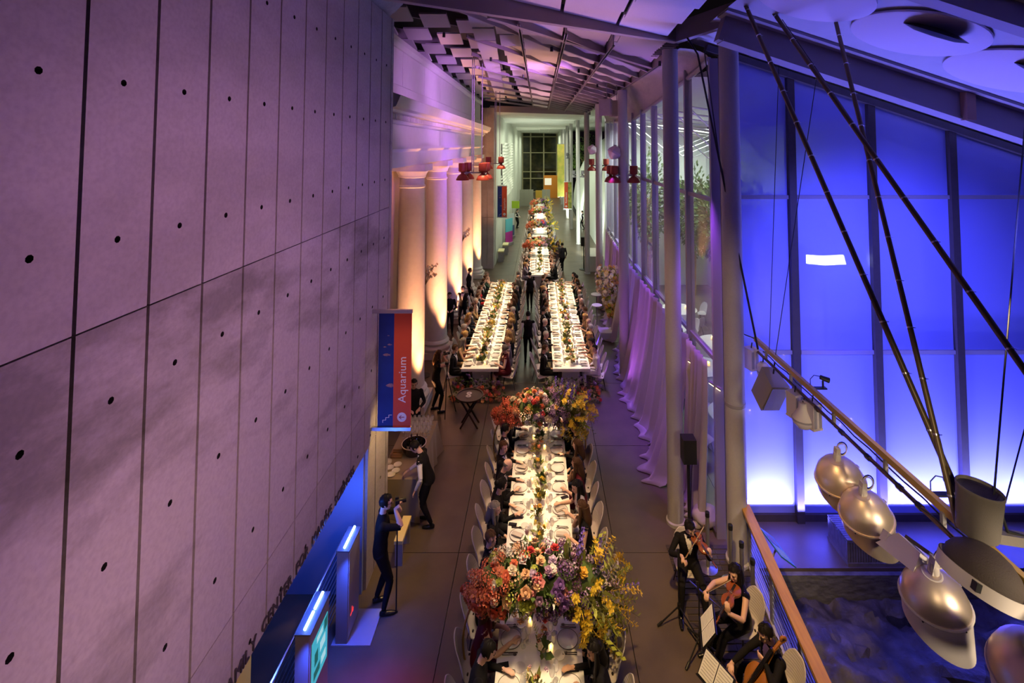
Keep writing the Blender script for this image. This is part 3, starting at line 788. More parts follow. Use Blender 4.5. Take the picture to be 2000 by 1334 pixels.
class Human:
    """facing +Y. slots: 0 skin 1 top 2 sleeve 3 forearm 4 trousers 5 calf 6 shoe 7 shirt"""

    def __init__(s, hz=.55, lean=.04, side=0.0, yaw=0.0, pitch=-.12, roll=0.0, hands=((.2, .36, .80), (-.2, .36, .80)), elbows=((.6, -.4, -.8), (-.6, -.4, -.8)),
                 feet=None, knees=None, scale=1.0, slim=0.0, voxel=.013, vneck=.13, twist=0.0, hdir=None, hnorm=None, curl=.55, dress=False, toes=None, v0=0.0):
        mb = s.mb = MB(); s.slim = slim
        hip = Vector((0, 0, hz)); sd = Vector((sin(side), sin(lean), cos(lean) * cos(side))).normalized()
        Rt = Matrix.Rotation(twist, 3, 'Z')
        rgt = (Rt @ Vector((1, 0, 0))); rgt = (rgt - sd * rgt.dot(sd)).normalized(); fw = sd.cross(rgt).normalized()
        g = 1 - slim
        # torso loft
        rings = [(-.10, .150 * (1 + .05 * slim), .105), (-.03, .170, .118), (.05, .165, .115), (.14, .148 * g, .105), (.24, .158 * g, .112), (.34, .180 * g, .118 * g), (.42, .190 * g, .100 * g), (.475, .165 * g, .075), (.51, .085, .058), (.54, .055, .055)]
        V = []; F = []; n = 20
        for k, (t, rx, ry) in enumerate(rings):
            c = hip + sd * t + fw * (.012 if .2 < t < .45 else 0)
            for i in range(n):
                a = 2 * pi * i / n
                V.append(c + rgt * (rx * (abs(cos(a)) ** .85) * (1 if cos(a) > 0 else -1)) + fw * (ry * sin(a)))
        K = len(rings)
        F = [(j * n + i, j * n + (i + 1) % n, (j + 1) * n + (i + 1) % n, (j + 1) * n + i) for j in range(K - 1) for i in range(n)]
        F += [tuple(range(n - 1, -1, -1)), tuple((K - 1) * n + i for i in range(n))]
        mb.add(V, F, 1)
        if slim > 0:                                     # bust
            for a in (-1, 1): mb.ball(hip + sd * .33 + rgt * (.07 * a) + fw * .075, .062, 10, 7, None, 1)
        s.hip, s.sd, s.rgt, s.fw = hip, sd, rgt, fw
        s.sc = hip + sd * .455
        neck = hip + sd * .52
        # head frame
        Mh = Matrix.Rotation(yaw + twist, 3, 'Z') @ Matrix.Rotation(pitch, 3, 'X') @ Matrix.Rotation(roll, 3, 'Y')
        s.Mh = Mh
        hu = Mh @ UPV; hf = Mh @ Vector((0, 1, 0)); hr = Mh @ Vector((1, 0, 0))
        hc = s.hc = neck + sd * .05 + hu * .125 + hf * .025
        mb.tube([hip + sd * .47, neck + sd * .03, hc - hu * .05 - hf * .015], [.062, .052, .052], 12, 0)
        mb.ball(hc + hu * .02, (.076, .096, .098), 16, 12, Mh, 0)
        mb.ball(hc - hu * .045 + hf * .028, (.056, .066, .068), 14, 9, Mh, 0)
        mb.ball(hc - hu * .095 + hf * .062, (.024, .022, .018), 8, 6, Mh, 0)
        mb.tube([hc + hu * .022 + hf * .090, hc - hu * .018 + hf * .112, hc - hu * .026 + hf * .098], [.010, .015, .013], 8, 0)
        for a in (-1, 1):
            mb.ball(hc + hr * (.078 * a) - hu * .005 - hf * .005, (.010, .022, .032), 8, 6, Mh, 0)
            mb.ball(hc + hr * (.034 * a) + hu * .030 + hf * .082, (.024, .010, .008), 8, 5, Mh, 0)
            mb.ball(hc + hr * (.040 * a) - hu * .022 + hf * .068, (.022, .018, .020), 8, 5, Mh, 0)
        mb.ball(hc - hu * .052 + hf * .088, (.022, .010, .008), 8, 5, Mh, 0)
        # arms
        s.wr = []
        for q, a in ((0, 1), (1, -1)):
            sh = s.sc + rgt * (.185 * g * a) - sd * .015
            el, wr = ik(sh, hands[q], .29, .262, elbows[q])
            s.wr.append(wr)
            mb.ball(sh, (.062 * g + .004,) * 3, 12, 8, None, 1)
            mb.tube([lerp(sh, el, -.08), lerp(sh, el, .35), el], [.058 * g, .053 * g, .043 * g], 12, 2)
            mb.tube([el, lerp(el, wr, .3), lerp(el, wr, .93)], [.043 * g, .044 * g, .030], 12, 3)
            mb.tube([lerp(el, wr, .9), wr + (wr - el).normalized() * .02], [.026, .024], 10, 0)
            d = (wr - el).normalized()
            if hdir and hdir[q]: d = Vector(hdir[q]).normalized()
            nn = Vector(hnorm[q]) if hnorm and hnorm[q] else Vector((0, 0, -1))
            if abs(nn.dot(d)) > .9: nn = Vector((0, 1, -.2))
            s.hand(wr, d, nn, a, curl)
        # legs
        for q, a in ((0, 1), (1, -1)):
            hj = hip + rgt * (.088 * a) - UPV * .03
            ft = Vector(feet[q]) if feet else Vector((.11 * a, .40, .08))
            kh = Vector(knees[q]) if knees else Vector((.12 * a, 1, .9))
            kn, an = ik(hj, ft, .44, .43, kh)
            mb.tube([hj, lerp(hj, kn, .45), kn], [.098, .085, .060], 14, 4)
            mb.tube([kn, lerp(kn, an, .3), lerp(kn, an, .95)], [.060, .060, .040], 14, 5)
            td = Vector(toes[q]).normalized() if toes else Vector((.12 * a, 1, 0)).normalized()
            b = Vector((an.x, an.y, max(an.z - .045, .03)))
            mb.tube([b - td * .06, b, b + td * .10 - UPV * .008, b + td * .19 - UPV * .012], [.036, .042, .042, .024], 12, 6, sq=.8)
            mb.tube([an, b], [.040, .040], 10, 6)
        if dress:
            for q, a in ((0, 1), (1, -1)): pass
        s.voxel = voxel; s.vneck = vneck
        s.eye = [hc + hr * (.033 * a) + hu * .012 + hf * .0875 for a in (-1, 1)]
        s.hu, s.hf, s.hr, s.neck = hu, hf, hr, neck

    def hand(s, w_, d, nn, a, curl):
        mb = s.mb; nn = (nn - d * nn.dot(d)).normalized(); ac = d.cross(nn).normalized()
        M = Matrix((ac, d, nn)).transposed()
        mb.ball(w_ + d * .058, (.040, .052, .017), 10, 7, M, 0)
        for k in range(4):
            o = (k - 1.5) * .0205; L = (.068, .078, .074, .058)[k] if a * 1 > 0 else (.058, .074, .078, .068)[k]
            p0 = w_ + d * .085 + ac * o; p1 = p0 + (d * cos(curl * .5) + nn * sin(curl * .5)) * L * .5; p2 = p1 + (d * cos(curl * 1.4) + nn * sin(curl * 1.4)) * L * .5
            mb.tube([p0 - d * .02, p0, p1, p2], [.0105, .0105, .0095, .0075], 7, 0)
        side = ac * (-1 if a > 0 else 1) * (1)
        p0 = w_ + d * .025 + side * .026; p1 = p0 + (d * .6 + side * .7 + nn * .25).normalized() * .036; p2 = p1 + (d * .9 + nn * .45 + side * .1).normalized() * .032
        mb.tube([w_ + d * .02 + side * .01, p0, p1, p2], [.016, .014, .0115, .009], 7, 0)

    def bake(s, name='person'):
        me = s.mb.mesh(name, [C_BLK] * 8, False)
        tags = [p.material_index for p in me.polygons]
        bv = BVHTree.FromPolygons([v.co.copy() for v in me.vertices], [tuple(p.vertices) for p in me.polygons])
        o = bpy.data.objects.new(name, me); COL.objects.link(o)
        md = o.modifiers.new('r', 'REMESH'); md.mode = 'VOXEL'; md.voxel_size = s.voxel
        ms = o.modifiers.new('s', 'SMOOTH'); ms.factor = .5; ms.iterations = 2
        dg = bpy.context.evaluated_depsgraph_get()
        out = bpy.data.meshes.new_from_object(o.evaluated_get(dg)); out.name = name
        bpy.data.objects.remove(o)
        out.materials.clear()
        for i in range(8): out.materials.append(C_BLK)
        idx = []
        for p in out.polygons:
            c = p.center; i = bv.find_nearest(c)[2]; t = tags[i]
            if s.vneck and t == 1:
                q = c - s.neck; f = q.dot(s.fw); x = abs(q.dot(s.rgt)); z = -q.dot(s.sd)
                if f > .02 and 0 < z < .30 and x < s.vneck * (.30 - z) / .30 * .62 + .004: t = 7
            idx.append(t)
        out.polygons.foreach_set('material_index', idx)
        out.polygons.foreach_set('use_smooth', [True] * len(idx))
        s.me = out
        return s

    def hair_mesh(s, style):
        mb = MB(); n, mv = 22, 16; V = []; keep = []
        r = (.088, .108, .104) if style != 'bald' else (.080, .100, .085)
        rr_ = random.Random(5)
        for j in range(mv + 1):
            ph = pi * j / mv - pi / 2
            for k in range(n):
                a = 2 * pi * k / n; w_ = 1 + .05 * sin(a * 7 + j) * (style != 'bald') + rr_.uniform(-.015, .02)
                V.append(Vector((r[0] * cos(ph) * cos(a) * w_, r[1] * cos(ph) * sin(a) * w_, r[2] * sin(ph) * w_ + .022)))
        F = []
        for j in range(mv):
            for k in range(n):
                q = (j * n + k, j * n + (k + 1) % n, (j + 1) * n + (k + 1) % n, (j + 1) * n + k)
                c = sum((V[i] for i in q), Vector()) / 4
                ok = c.z > .072 or c.y < .038 - (.05 - c.z) * .25
                if c.z < (-.055 if style != 'short' else -.035): ok = False
                if style == 'bald' and (c.z > .045 or c.y > -.0): ok = False
                if ok: F.append(q)
        mb.add([s.Mh @ v + s.hc for v in V], F)
        if style == 'long':
            base = s.hc - s.hf * .055 - s.hu * .02
            down = (-UPV * .75 + -s.hf * .18)
            pts = [base + s.hu * .05, base + down * .10, base + down * .22 - s.hf * .02, base + down * .32 - s.hf * .01, base + down * .40]
            mb.tube(pts, [.080, .082, .076, .060, .02], 14)
            for a in (-1, 1):
                b2 = s.hc + s.hr * (.074 * a) - s.hf * .0
                mb.tube([b2 + s.hu * .06, b2 - UPV * .08, b2 - UPV * .20 + s.hr * (.012 * a) + s.fw * .02, b2 - UPV * .29 + s.fw * .02], [.030, .036, .032, .012], 10)
        if style == 'bun':
            mb.ball(s.hc - s.hf * .115 + s.hu * .03, .05, 12, 9)
        return mb.mesh('hair', HAIR['black'])

    def face_meshes(s):
        e = MB()
        for c in s.eye: e.ball(c, (.012, .007, .007), 8, 5, s.Mh)
        for c in s.eye: e.ball(c + s.hu * .022 + s.hf * .006, (.019, .005, .0045), 8, 4, s.Mh)
        l = MB().ball(s.hc - s.hu * .052 + s.hf * .096, (.022, .006, .007), 10, 5, s.Mh)
        return e.mesh('eyes', M_eye), l.mesh('lips', M_lip)

    def specs(s):
        m = MB()
        for c in s.eye:
            m.tube([c + s.hf * .014 + s.hr * (.021 * cos(t)) + s.hu * (.016 * sin(t)) for t in [2 * pi * i / 12 for i in range(13)]], .0028, 5)
        m.tube([s.eye[0] + s.hf * .016 + s.hr * .02, s.eye[1] + s.hf * .016 - s.hr * .02], .0025, 5)
        for c, a in zip(s.eye, (-1, 1)): m.tube([c + s.hf * .014 + s.hr * (.021 * a), s.hc + s.hr * (.084 * a) + s.hu * .01], .0028, 5)
        return m.mesh('glasses', M_spec)

    def bowtie(s):
        c = s.neck + s.fw * .062 - s.sd * .015; m = MB()
        for a in (-1, 1):
            V = [c + s.rgt * (.006 * a) + s.sd * .008, c + s.rgt * (.045 * a) + s.sd * .022, c + s.rgt * (.045 * a) - s.sd * .022, c + s.rgt * (.006 * a) - s.sd * .008]
            m.add([v + s.fw * .012 for v in V] + [v - s.fw * .004 for v in V], [(0, 1, 2, 3), (7, 6, 5, 4), (0, 4, 5, 1), (1, 5, 6, 2), (2, 6, 7, 3), (3, 7, 4, 0)])
        m.ball(c + s.fw * .008, .010, 8, 5)
        return m.mesh('bow_tie', M_tie, False)


def finish(h, styles=('short',)):
    h.bake(); h.hm = {st: h.hair_mesh(st) for st in styles}; h.em, h.lm = h.face_meshes(); h.tie = h.bowtie(); h.sp = h.specs()
    return h


def setm(o, i, m):
    o.material_slots[i].link = 'OBJECT'; o.material_slots[i].material = m


def person(h, loc, rzz, label, mats8, hair=('short', 'black'), group=None, face=True, tie=False, specs=False, scale=1.0):
    o = put('person', h.me, None, loc, (0, 0, rzz), scale); tag(o, label, 'person', group)
    for i, m in enumerate(mats8): setm(o, i, m)
    if hair:
        q = put('hair', h.hm[hair[0]], o); setm(q, 0, HAIR[hair[1]])
    if face: put('eyes', h.em, o); put('lips', h.lm, o)
    if tie: put('bow_tie', h.tie, o)
    if specs: put('glasses', h.sp, o)
    return o


ALLS = ('short', 'long', 'bun', 'bald')
SEAT = dict(
    up=finish(Human(hands=((.12, .26, .66), (-.17, .33, .79))), ALLS),
    left=finish(Human(lean=.10, yaw=.62, pitch=-.1, hands=((.10, .24, .66), (-.10, .26, .67))), ALLS),
    right=finish(Human(lean=.06, yaw=-.62, pitch=-.08, hands=((.12, .18, .65), (-.19, .34, .79)), side=.06), ALLS),
    fwd=finish(Human(lean=.24, pitch=-.42, hands=((.15, .36, .79), (-.17, .42, .79))), ALLS),
    chin=finish(Human(lean=.15, yaw=.3, pitch=-.15, hands=((.08, .22, 1.03), (-.12, .30, .70)), elbows=((.5, .2, -1), (-.6, -.4, -.8))), ALLS),
    w_up=finish(Human(slim=.15, lean=.05, yaw=-.3, vneck=.0, hands=((.10, .24, .66), (-.10, .26, .66))), ALLS),
    w_fwd=finish(Human(slim=.15, lean=.20, yaw=.45, pitch=-.25, vneck=.0, hands=((.14, .46, .81), (-.12, .32, .79))), ALLS),
    w_chin=finish(Human(slim=.15, lean=.12, yaw=-.5, pitch=-.1, vneck=0, hands=((.07, .20, 1.01), (-.12, .32, .79)), elbows=((.5, .2, -1), (-.6, -.4, -.8))), ALLS))
STND = dict(
    walk=finish(Human(hz=.93, lean=.03, hands=((.25, .08, .86), (-.25, -.02, .86)), elbows=((.3, -1, 0), (-.3, -1, 0)), feet=((.09, .16, .085), (-.09, -.14, .085)), knees=((.05, 1, .2), (-.05, 1, .2))), ALLS),
    stand=finish(Human(hz=.94, lean=.02, hands=((.12, .24, 1.06), (-.12, .24, 1.06)), elbows=((.7, -.6, -.4), (-.7, -.6, -.4)), feet=((.11, .03, .08), (-.11, -.02, .08)), knees=((.05, 1, .2), (-.05, 1, .2)), pitch=-.25), ALLS),
    lean=finish(Human(hz=.92, lean=.34, pitch=-.7, hands=((.14, .46, .97), (-.27, .20, .84)), elbows=((.6, -.5, -.3), (-.6, -.8, 0)), feet=((.11, .05, .08), (-.11, -.10, .08)), knees=((.05, 1, .2), (-.05, 1, .2))), ALLS),
    shoot=finish(Human(hz=.94, lean=.06, hands=((.07, .22, 1.54), (-.06, .25, 1.50)), elbows=((.8, .2, -1), (-.8, .2, -1)), feet=((.14, .06, .08), (-.13, -.05, .08)), knees=((.05, 1, .2), (-.05, 1, .2)), hdir=((-.3, .5, .6), (.3, .5, .6)), curl=.9, vneck=0, voxel=.010), ALLS))
MW = lambda top, slv, fore, bot, calf, sk, shirt: [sk, top, slv, fore, bot, calf, C_SHOE, shirt]
# ================================================================== TABLES
M_top = mat('white_table_top', (.80, .76, .70), .45)
M_base = mat('white_table_base', (.62, .60, .58), .5)
TABLES = [('front', 0.0, 5.2, 13.35), ('left rear', -1.89, 15.6, 25.25), ('right rear', 1.01, 15.6, 25.25), ('centre', 0.0, 26.65, 36.4), ('second centre', 0.03, 37.7, 45.6), ('third centre', 0.05, 46.6, 53.4), ('farthest', 0.05, 54.4, 60)]
TL = ['long white banquet table nearest the camera under two flower hoops', 'left one of the two parallel long white tables', 'right one of the two parallel long white tables',
      'long white table on the centre line beyond the two parallel tables', 'white table with a bare near end beyond the first far flower hoop', 'white table between the second and third far flower hoops', 'farthest white table near the grey screens']
for (n, cx, y0, y1), lb in zip(TABLES, TL):
    t = thing('long_table', lb, 'table', (cx, y0, 0), 0, 'long banquet tables'); L = y1 - y0
    MB().box2((-.59, 0, .66), (.59, L, .75)).build('tabletop', M_top, t, smooth=False)
    k = max(2, int(L / 2.4))
    for i in range(k): MB().box2((-.28, .35 + i * (L - 1) / (k - 1), 0), (.28, .65 + i * (L - 1) / (k - 1), .66)).build('pedestal', M_base, t, smooth=False)
    MB().box2((-.08, .65, .50), (.08, L - .65, .66)).build('stretcher', M_base, t, smooth=False)

# ---- place settings
M_plate = mat('plate_porcelain', (.66, .63, .60), .25, coat=.3); M_rim = mat('plate_dark_rim', (.05, .035, .025), .35); M_cut = mat('cutlery_dark_steel', (.10, .085, .075), .3, .8)
M_gl = mat('glassware', (.85, .85, .84), .05, alpha=.34, coat=.5); M_wine = mat('red_wine', (.10, .006, .012), .1); M_nap = mat('linen_napkin', (.46, .41, .36), .9)
PL = MB().lathe([(.0, .006), (.085, .006), (.10, .010), (.146, .020), (.146, .016), (.09, .0), (0, .0)], 28, cap=False).mesh('charger_plate', M_plate); nrm(PL)
RM = MB().tube([(.147 * cos(2 * pi * i / 28), .147 * sin(2 * pi * i / 28), .019) for i in range(29)], .0038, 5, cap=False).mesh('rim', M_rim)
FK = MB()
FK.tube([(0, -.10, .006), (0, .02, .006), (0, .045, .009)], [.006, .0035, .006], 6)
for i in range(4): FK.tube([(-.009 + .006 * i, .045, .009), (-.009 + .006 * i, .10, .006)], [.0028, .0018], 4)
FK.box((0, .047, .009), (.024, .012, .003)); FK = FK.mesh('fork', M_cut)
KN = MB().tube([(0, -.11, .006), (0, -.01, .006)], [.007, .006], 6).box((.003, .055, .006), (.018, .13, .003)).mesh('knife', M_cut)
SP = MB().tube([(0, -.10, .005), (0, .055, .006)], [.005, .0035], 6).ball((0, .078, .008), (.018, .028, .005), 8, 5).mesh('spoon', M_cut)
WG = MB().lathe([(.036, 0), (.034, .003), (.004, .008), (.004, .09), (.030, .115), (.042, .15), (.040, .20), (.035, .225)], 14, cap=False).mesh('wine_glass', M_gl)
WF = MB().lathe([(.002, .102), (.028, .116), (.040, .148), (.002, .149)], 12, cap=False).mesh('wine', M_wine)
TG = MB().lathe([(.030, 0), (.034, .05), (.037, .11), (.035, .112), (.032, .05), (.028, .008), (0, .006)], 14, cap=False).mesh('water_glass', M_gl)
DPL = MB().lathe([(0, .004), (.055, .004), (.076, .014), (.076, .010), (.05, 0), (0, 0)], 20, cap=False).mesh('bread_plate', M_plate)
NP = MB().box((0, 0, .014), (.10, .20, .018)).box((.01, .01, .026), (.085, .17, .010)).mesh('napkin', M_nap, False)
PHB = MB().box((0, 0, .006), (.075, .15, .010)).mesh('mobile_phone', mat('phone_black', (.01, .01, .012), .15), False)
PHS = MB().box((0, 0, .0115), (.066, .138, .001)).mesh('screen', mat('phone_screen', (.02, .02, .025), .08), False)
TZ = .7505


def setting(nm, cx, y, s, k, detail=2):
    """s=-1 left side (guest faces +X); one cover of plate, cutlery and glasses"""
    side = 'left' if s < 0 else 'right'; wh = '%s place from near end, %s side, %s table' % (ORD[k], side, nm)
    j = lambda a: rnd.uniform(-a, a)
    rz_ = -pi / 2 if s < 0 else pi / 2
    L = 1 if s < 0 else -1                               # +Y is the guest's left on the left side
    def P(dx, dl): return (cx + s * dx + j(.006), y + L * dl + j(.008), TZ)
    p = tag(put('charger_plate', PL, None, P(.40, 0)), 'pale dark-rimmed charger plate, ' + wh, 'plate', 'charger plates'); put('rim', RM, p)
    if detail < 1: return
    for i, d in enumerate((.175, .205)):
        tag(put('fork', FK, None, P(.42, d), (0, 0, rz_ + j(.06))), '%s dark fork, %s' % (('inner', 'outer')[i], wh), 'fork', 'dinner forks')
    tag(put('knife', KN, None, P(.42, -.178), (0, 0, rz_ + j(.06))), 'dark metal knife, ' + wh, 'knife', 'dinner knives')
    tag(put('spoon', SP, None, P(.42, -.21), (0, 0, rz_ + j(.06))), 'dark metal spoon, ' + wh, 'spoon', 'soup spoons')
    g = tag(put('wine_glass', WG, None, P(.22, -.10)), 'stemmed wine glass, ' + wh, 'glass', 'wine glasses')
    if rnd.random() < .35: put('wine', WF, g)
    if detail > 1:
        tag(put('bread_plate', DPL, None, P(.27, .225)), 'small bread plate, ' + wh, 'plate', 'bread plates')
        tag(put('wine_glass', WG, None, P(.16, -.03)), 'second wine glass, ' + wh, 'glass', 'wine glasses')
    tag(put('water_glass', TG, None, P(.20, .04)), 'clear water tumbler, ' + wh, 'glass', 'water tumblers')
    if rnd.random() < .4: tag(put('napkin', NP, None, P(.40, 0)[:2] + (TZ + .012,), (0, 0, rz_ + j(.5))), 'folded linen napkin, ' + wh, 'napkin', 'napkins')
    if detail > 1 and rnd.random() < .35:
        q = tag(put('mobile_phone', PHB, None, P(.50, .262), (0, 0, rz_ + j(.4))), 'black mobile phone, ' + wh, 'phone', 'phones on the tables'); put('screen', PHS, q)


# votive candles
CGM = MB().lathe([(.030, 0), (.034, .02), (.034, .085), (.031, .085), (.030, .02), (0, .012)], 14, cap=False).mesh('votive_candle', mat('votive_glass', (1, .85, .55), .15, alpha=.35, emit=(1, .62, .22), estr=.7))
CWX = MB().lathe([(.027, .012), (.027, .045), (0, .045)], 12).mesh('wax', mat('candle_wax', (.85, .75, .55), .5, emit=(1, .6, .2), estr=1.2))
CFL = MB().ball((0, 0, .068), (.009, .009, .022), 8, 6).mesh('flame', mat('candle_flame', (1, .8, .4), .5, emit=(1, .68, .28), estr=22))


def candle(x, y, lb):
    t = put('votive_candle', CGM, None, (x, y, TZ)); tag(t, lb, 'candle', 'votive candles'); put('wax', CWX, t); put('flame', CFL, t)


# ================================================================== FLOWERS
def petal_ring(mb, r, n, tilt, z, w_, off=0, m=0):
    for k in range(n):
        a = 2 * pi * k / n + off; c, s_ = cos(a), sin(a); tx, ty = -s_, c
        p = [(0, 0, z), (r * .55 * cos(tilt), w_, z + r * .55 * sin(tilt)), (r * cos(tilt * .7), 0, z + r * sin(tilt) * .9), (r * .55 * cos(tilt), -w_, z + r * .55 * sin(tilt))]
        V = [(x * c + y * tx, x * s_ + y * ty, zz) for x, y, zz in p]
        mb.add(V, [(0, 1, 2), (0, 2, 3)], m)


def mk_rose():
    mb = MB(); mb.ball((0, 0, .022), (.020, .020, .022), 6, 4)
    petal_ring(mb, .046, 5, .95, .0, .026); petal_ring(mb, .058, 5, .55, -.004, .032, .6); petal_ring(mb, .064, 5, .15, -.010, .034, .2)
    return mb


def mk_cluster(n=26, r=.06, q=.016, flat=.9):
    mb = MB(); ra = random.Random(3)
    for i in range(n):
        z = 1 - 1.5 * (i + .5) / n; a = i * 2.39996; rr = sqrt(max(0, 1 - z * z)); d = Vector((rr * cos(a), rr * sin(a), z * flat))
        u = d.orthogonal().normalized(); v = d.cross(u); c = d * r
        mb.add([c + u * q, c + v * q + d * q * .5, c - u * q, c - v * q + d * q * .5], [(0, 1, 2), (0, 2, 3)])
    return mb


def mk_spike(L=.26, n=30, r=.032):
    mb = MB(); mb.tube([(0, 0, -.05), (0, 0, L)], .003, 4)
    for i in range(n):
        t = i / n; a = i * 2.39996; d = Vector((cos(a), sin(a), .25)); c = Vector((0, 0, L * t)) + d * (r * (1.05 - .6 * t)); u = d.cross(UPV).normalized(); v = u.cross(d); q = .020 * (1.1 - .5 * t)
        mb.add([c + u * q, c + v * q + d * .006, c - u * q, c - v * q + d * .006], [(0, 1, 2), (0, 2, 3)])
    return mb


def mk_spray(L=.36, n=11):
    mb = MB(); P = [Vector((.0 + .10 * t * t, 0, L * t * (1 - .28 * t))) for t in [i / 8 for i in range(9)]]
    mb.tube(P, .0028, 4)
    for i in range(n):
        t = .25 + .75 * i / n; k = min(int(t * 8), 7); p = P[k].lerp(P[k + 1], t * 8 - k); a = i * 2.4; o = p + Vector((cos(a), sin(a), .3)) * .018
        for b in range(4):
            d = Vector((cos(a + b * 1.57), sin(a + b * 1.57), .35)); e = Vector((-sin(a + b * 1.57), cos(a + b * 1.57), 0))
            mb.add([o, o + d * .016 + e * .011, o + d * .030, o + d * .016 - e * .011], [(0, 1, 2, 3)])
    return mb


def mk_leaf(L=.26, n=8):
    mb = MB(); mb.tube([(0, 0, 0), (.02, 0, L * .5), (.07, 0, L)], .0025, 4)
    for i in range(n):
        t = .15 + .85 * i / n; sgn = 1 if i % 2 else -1; p = Vector((.07 * t * t, 0, L * t)); d = Vector((.25, sgn * .9, .55)).normalized(); u = Vector((.9, 0, -.2)) * .018
        l = .085 * (1.15 - .5 * t)
        mb.add([p, p + d * l * .5 + u, p + d * l, p + d * l * .5 - u], [(0, 1, 2, 3)])
    return mb


FM0 = mat('petal_base', (.6, .3, .2), .6)


def pm(n, c): return mat('petal_' + n, c, .55, noise=(30, .5, tuple(x * .62 for x in c)))


COLS = dict(coral=pm('coral', (.72, .16, .07)), salmon=pm('salmon', (.75, .26, .13)), red=pm('red', (.60, .05, .05)), peach=pm('peach', (.80, .46, .24)), cream=pm('cream', (.80, .68, .48)), white=pm('white', (.80, .76, .70)),
            pink=pm('pink', (.62, .22, .22)), mauve=pm('mauve', (.36, .20, .32)), purple=pm('purple', (.16, .07, .26)), violet=pm('violet', (.20, .12, .62)), lilac=pm('lilac', (.46, .34, .50)), yellow=pm('yellow', (.78, .55, .04)),
            gold=pm('gold', (.72, .42, .05)), lime=pm('lime', (.40, .44, .06)), plum=pm('plum', (.10, .03, .09)), leaf=pm('leaf_green', (.08, .13, .025)), olive=pm('olive_leaf', (.17, .18, .04)))
FME = {}
for nm_, mb in (('rose', mk_rose()), ('hydrangea', mk_cluster()), ('scabiosa', mk_cluster(18, .038, .014)), ('delphinium', mk_spike()), ('orchid_spray', mk_spray()), ('leaf_spray', mk_leaf()), ('blossom', mk_cluster(12, .030, .015))):
    FME[nm_] = mb.mesh(nm_, FM0)


def bloom(parent, kind, col, p, d, sc_=1.0):
    o = put(kind, FME[kind], parent, p)
    o.rotation_euler = (Vector(d).to_track_quat('Z', 'X') @ Euler((0, 0, rnd.uniform(0, 6.3))).to_quaternion()).to_euler()
    o.scale = (sc_,) * 3
    setm(o, 0, COLS[col])
    return o


def foliage(parent, pts, L=.16, name='foliage', col='leaf'):
    """many small leaves joined into one uncountable mass"""
    mb = MB()
    for p, d in pts:
        d = Vector(d).normalized(); u = d.orthogonal().normalized(); u = Matrix.Rotation(rnd.uniform(0, 6.3), 3, d) @ u; p = Vector(p); l = L * rnd.uniform(.6, 1.3); q = l * .22
        mb.add([p, p + d * l * .5 + u * q, p + d * l, p + d * l * .5 - u * q], [(0, 1, 2, 3)])
    o = mb.build(name, COLS[col], parent, smooth=False); o['kind'] = 'stuff'; return o


M_hoop = mat('hoop_gold', (.62, .40, .12), .3, .9)


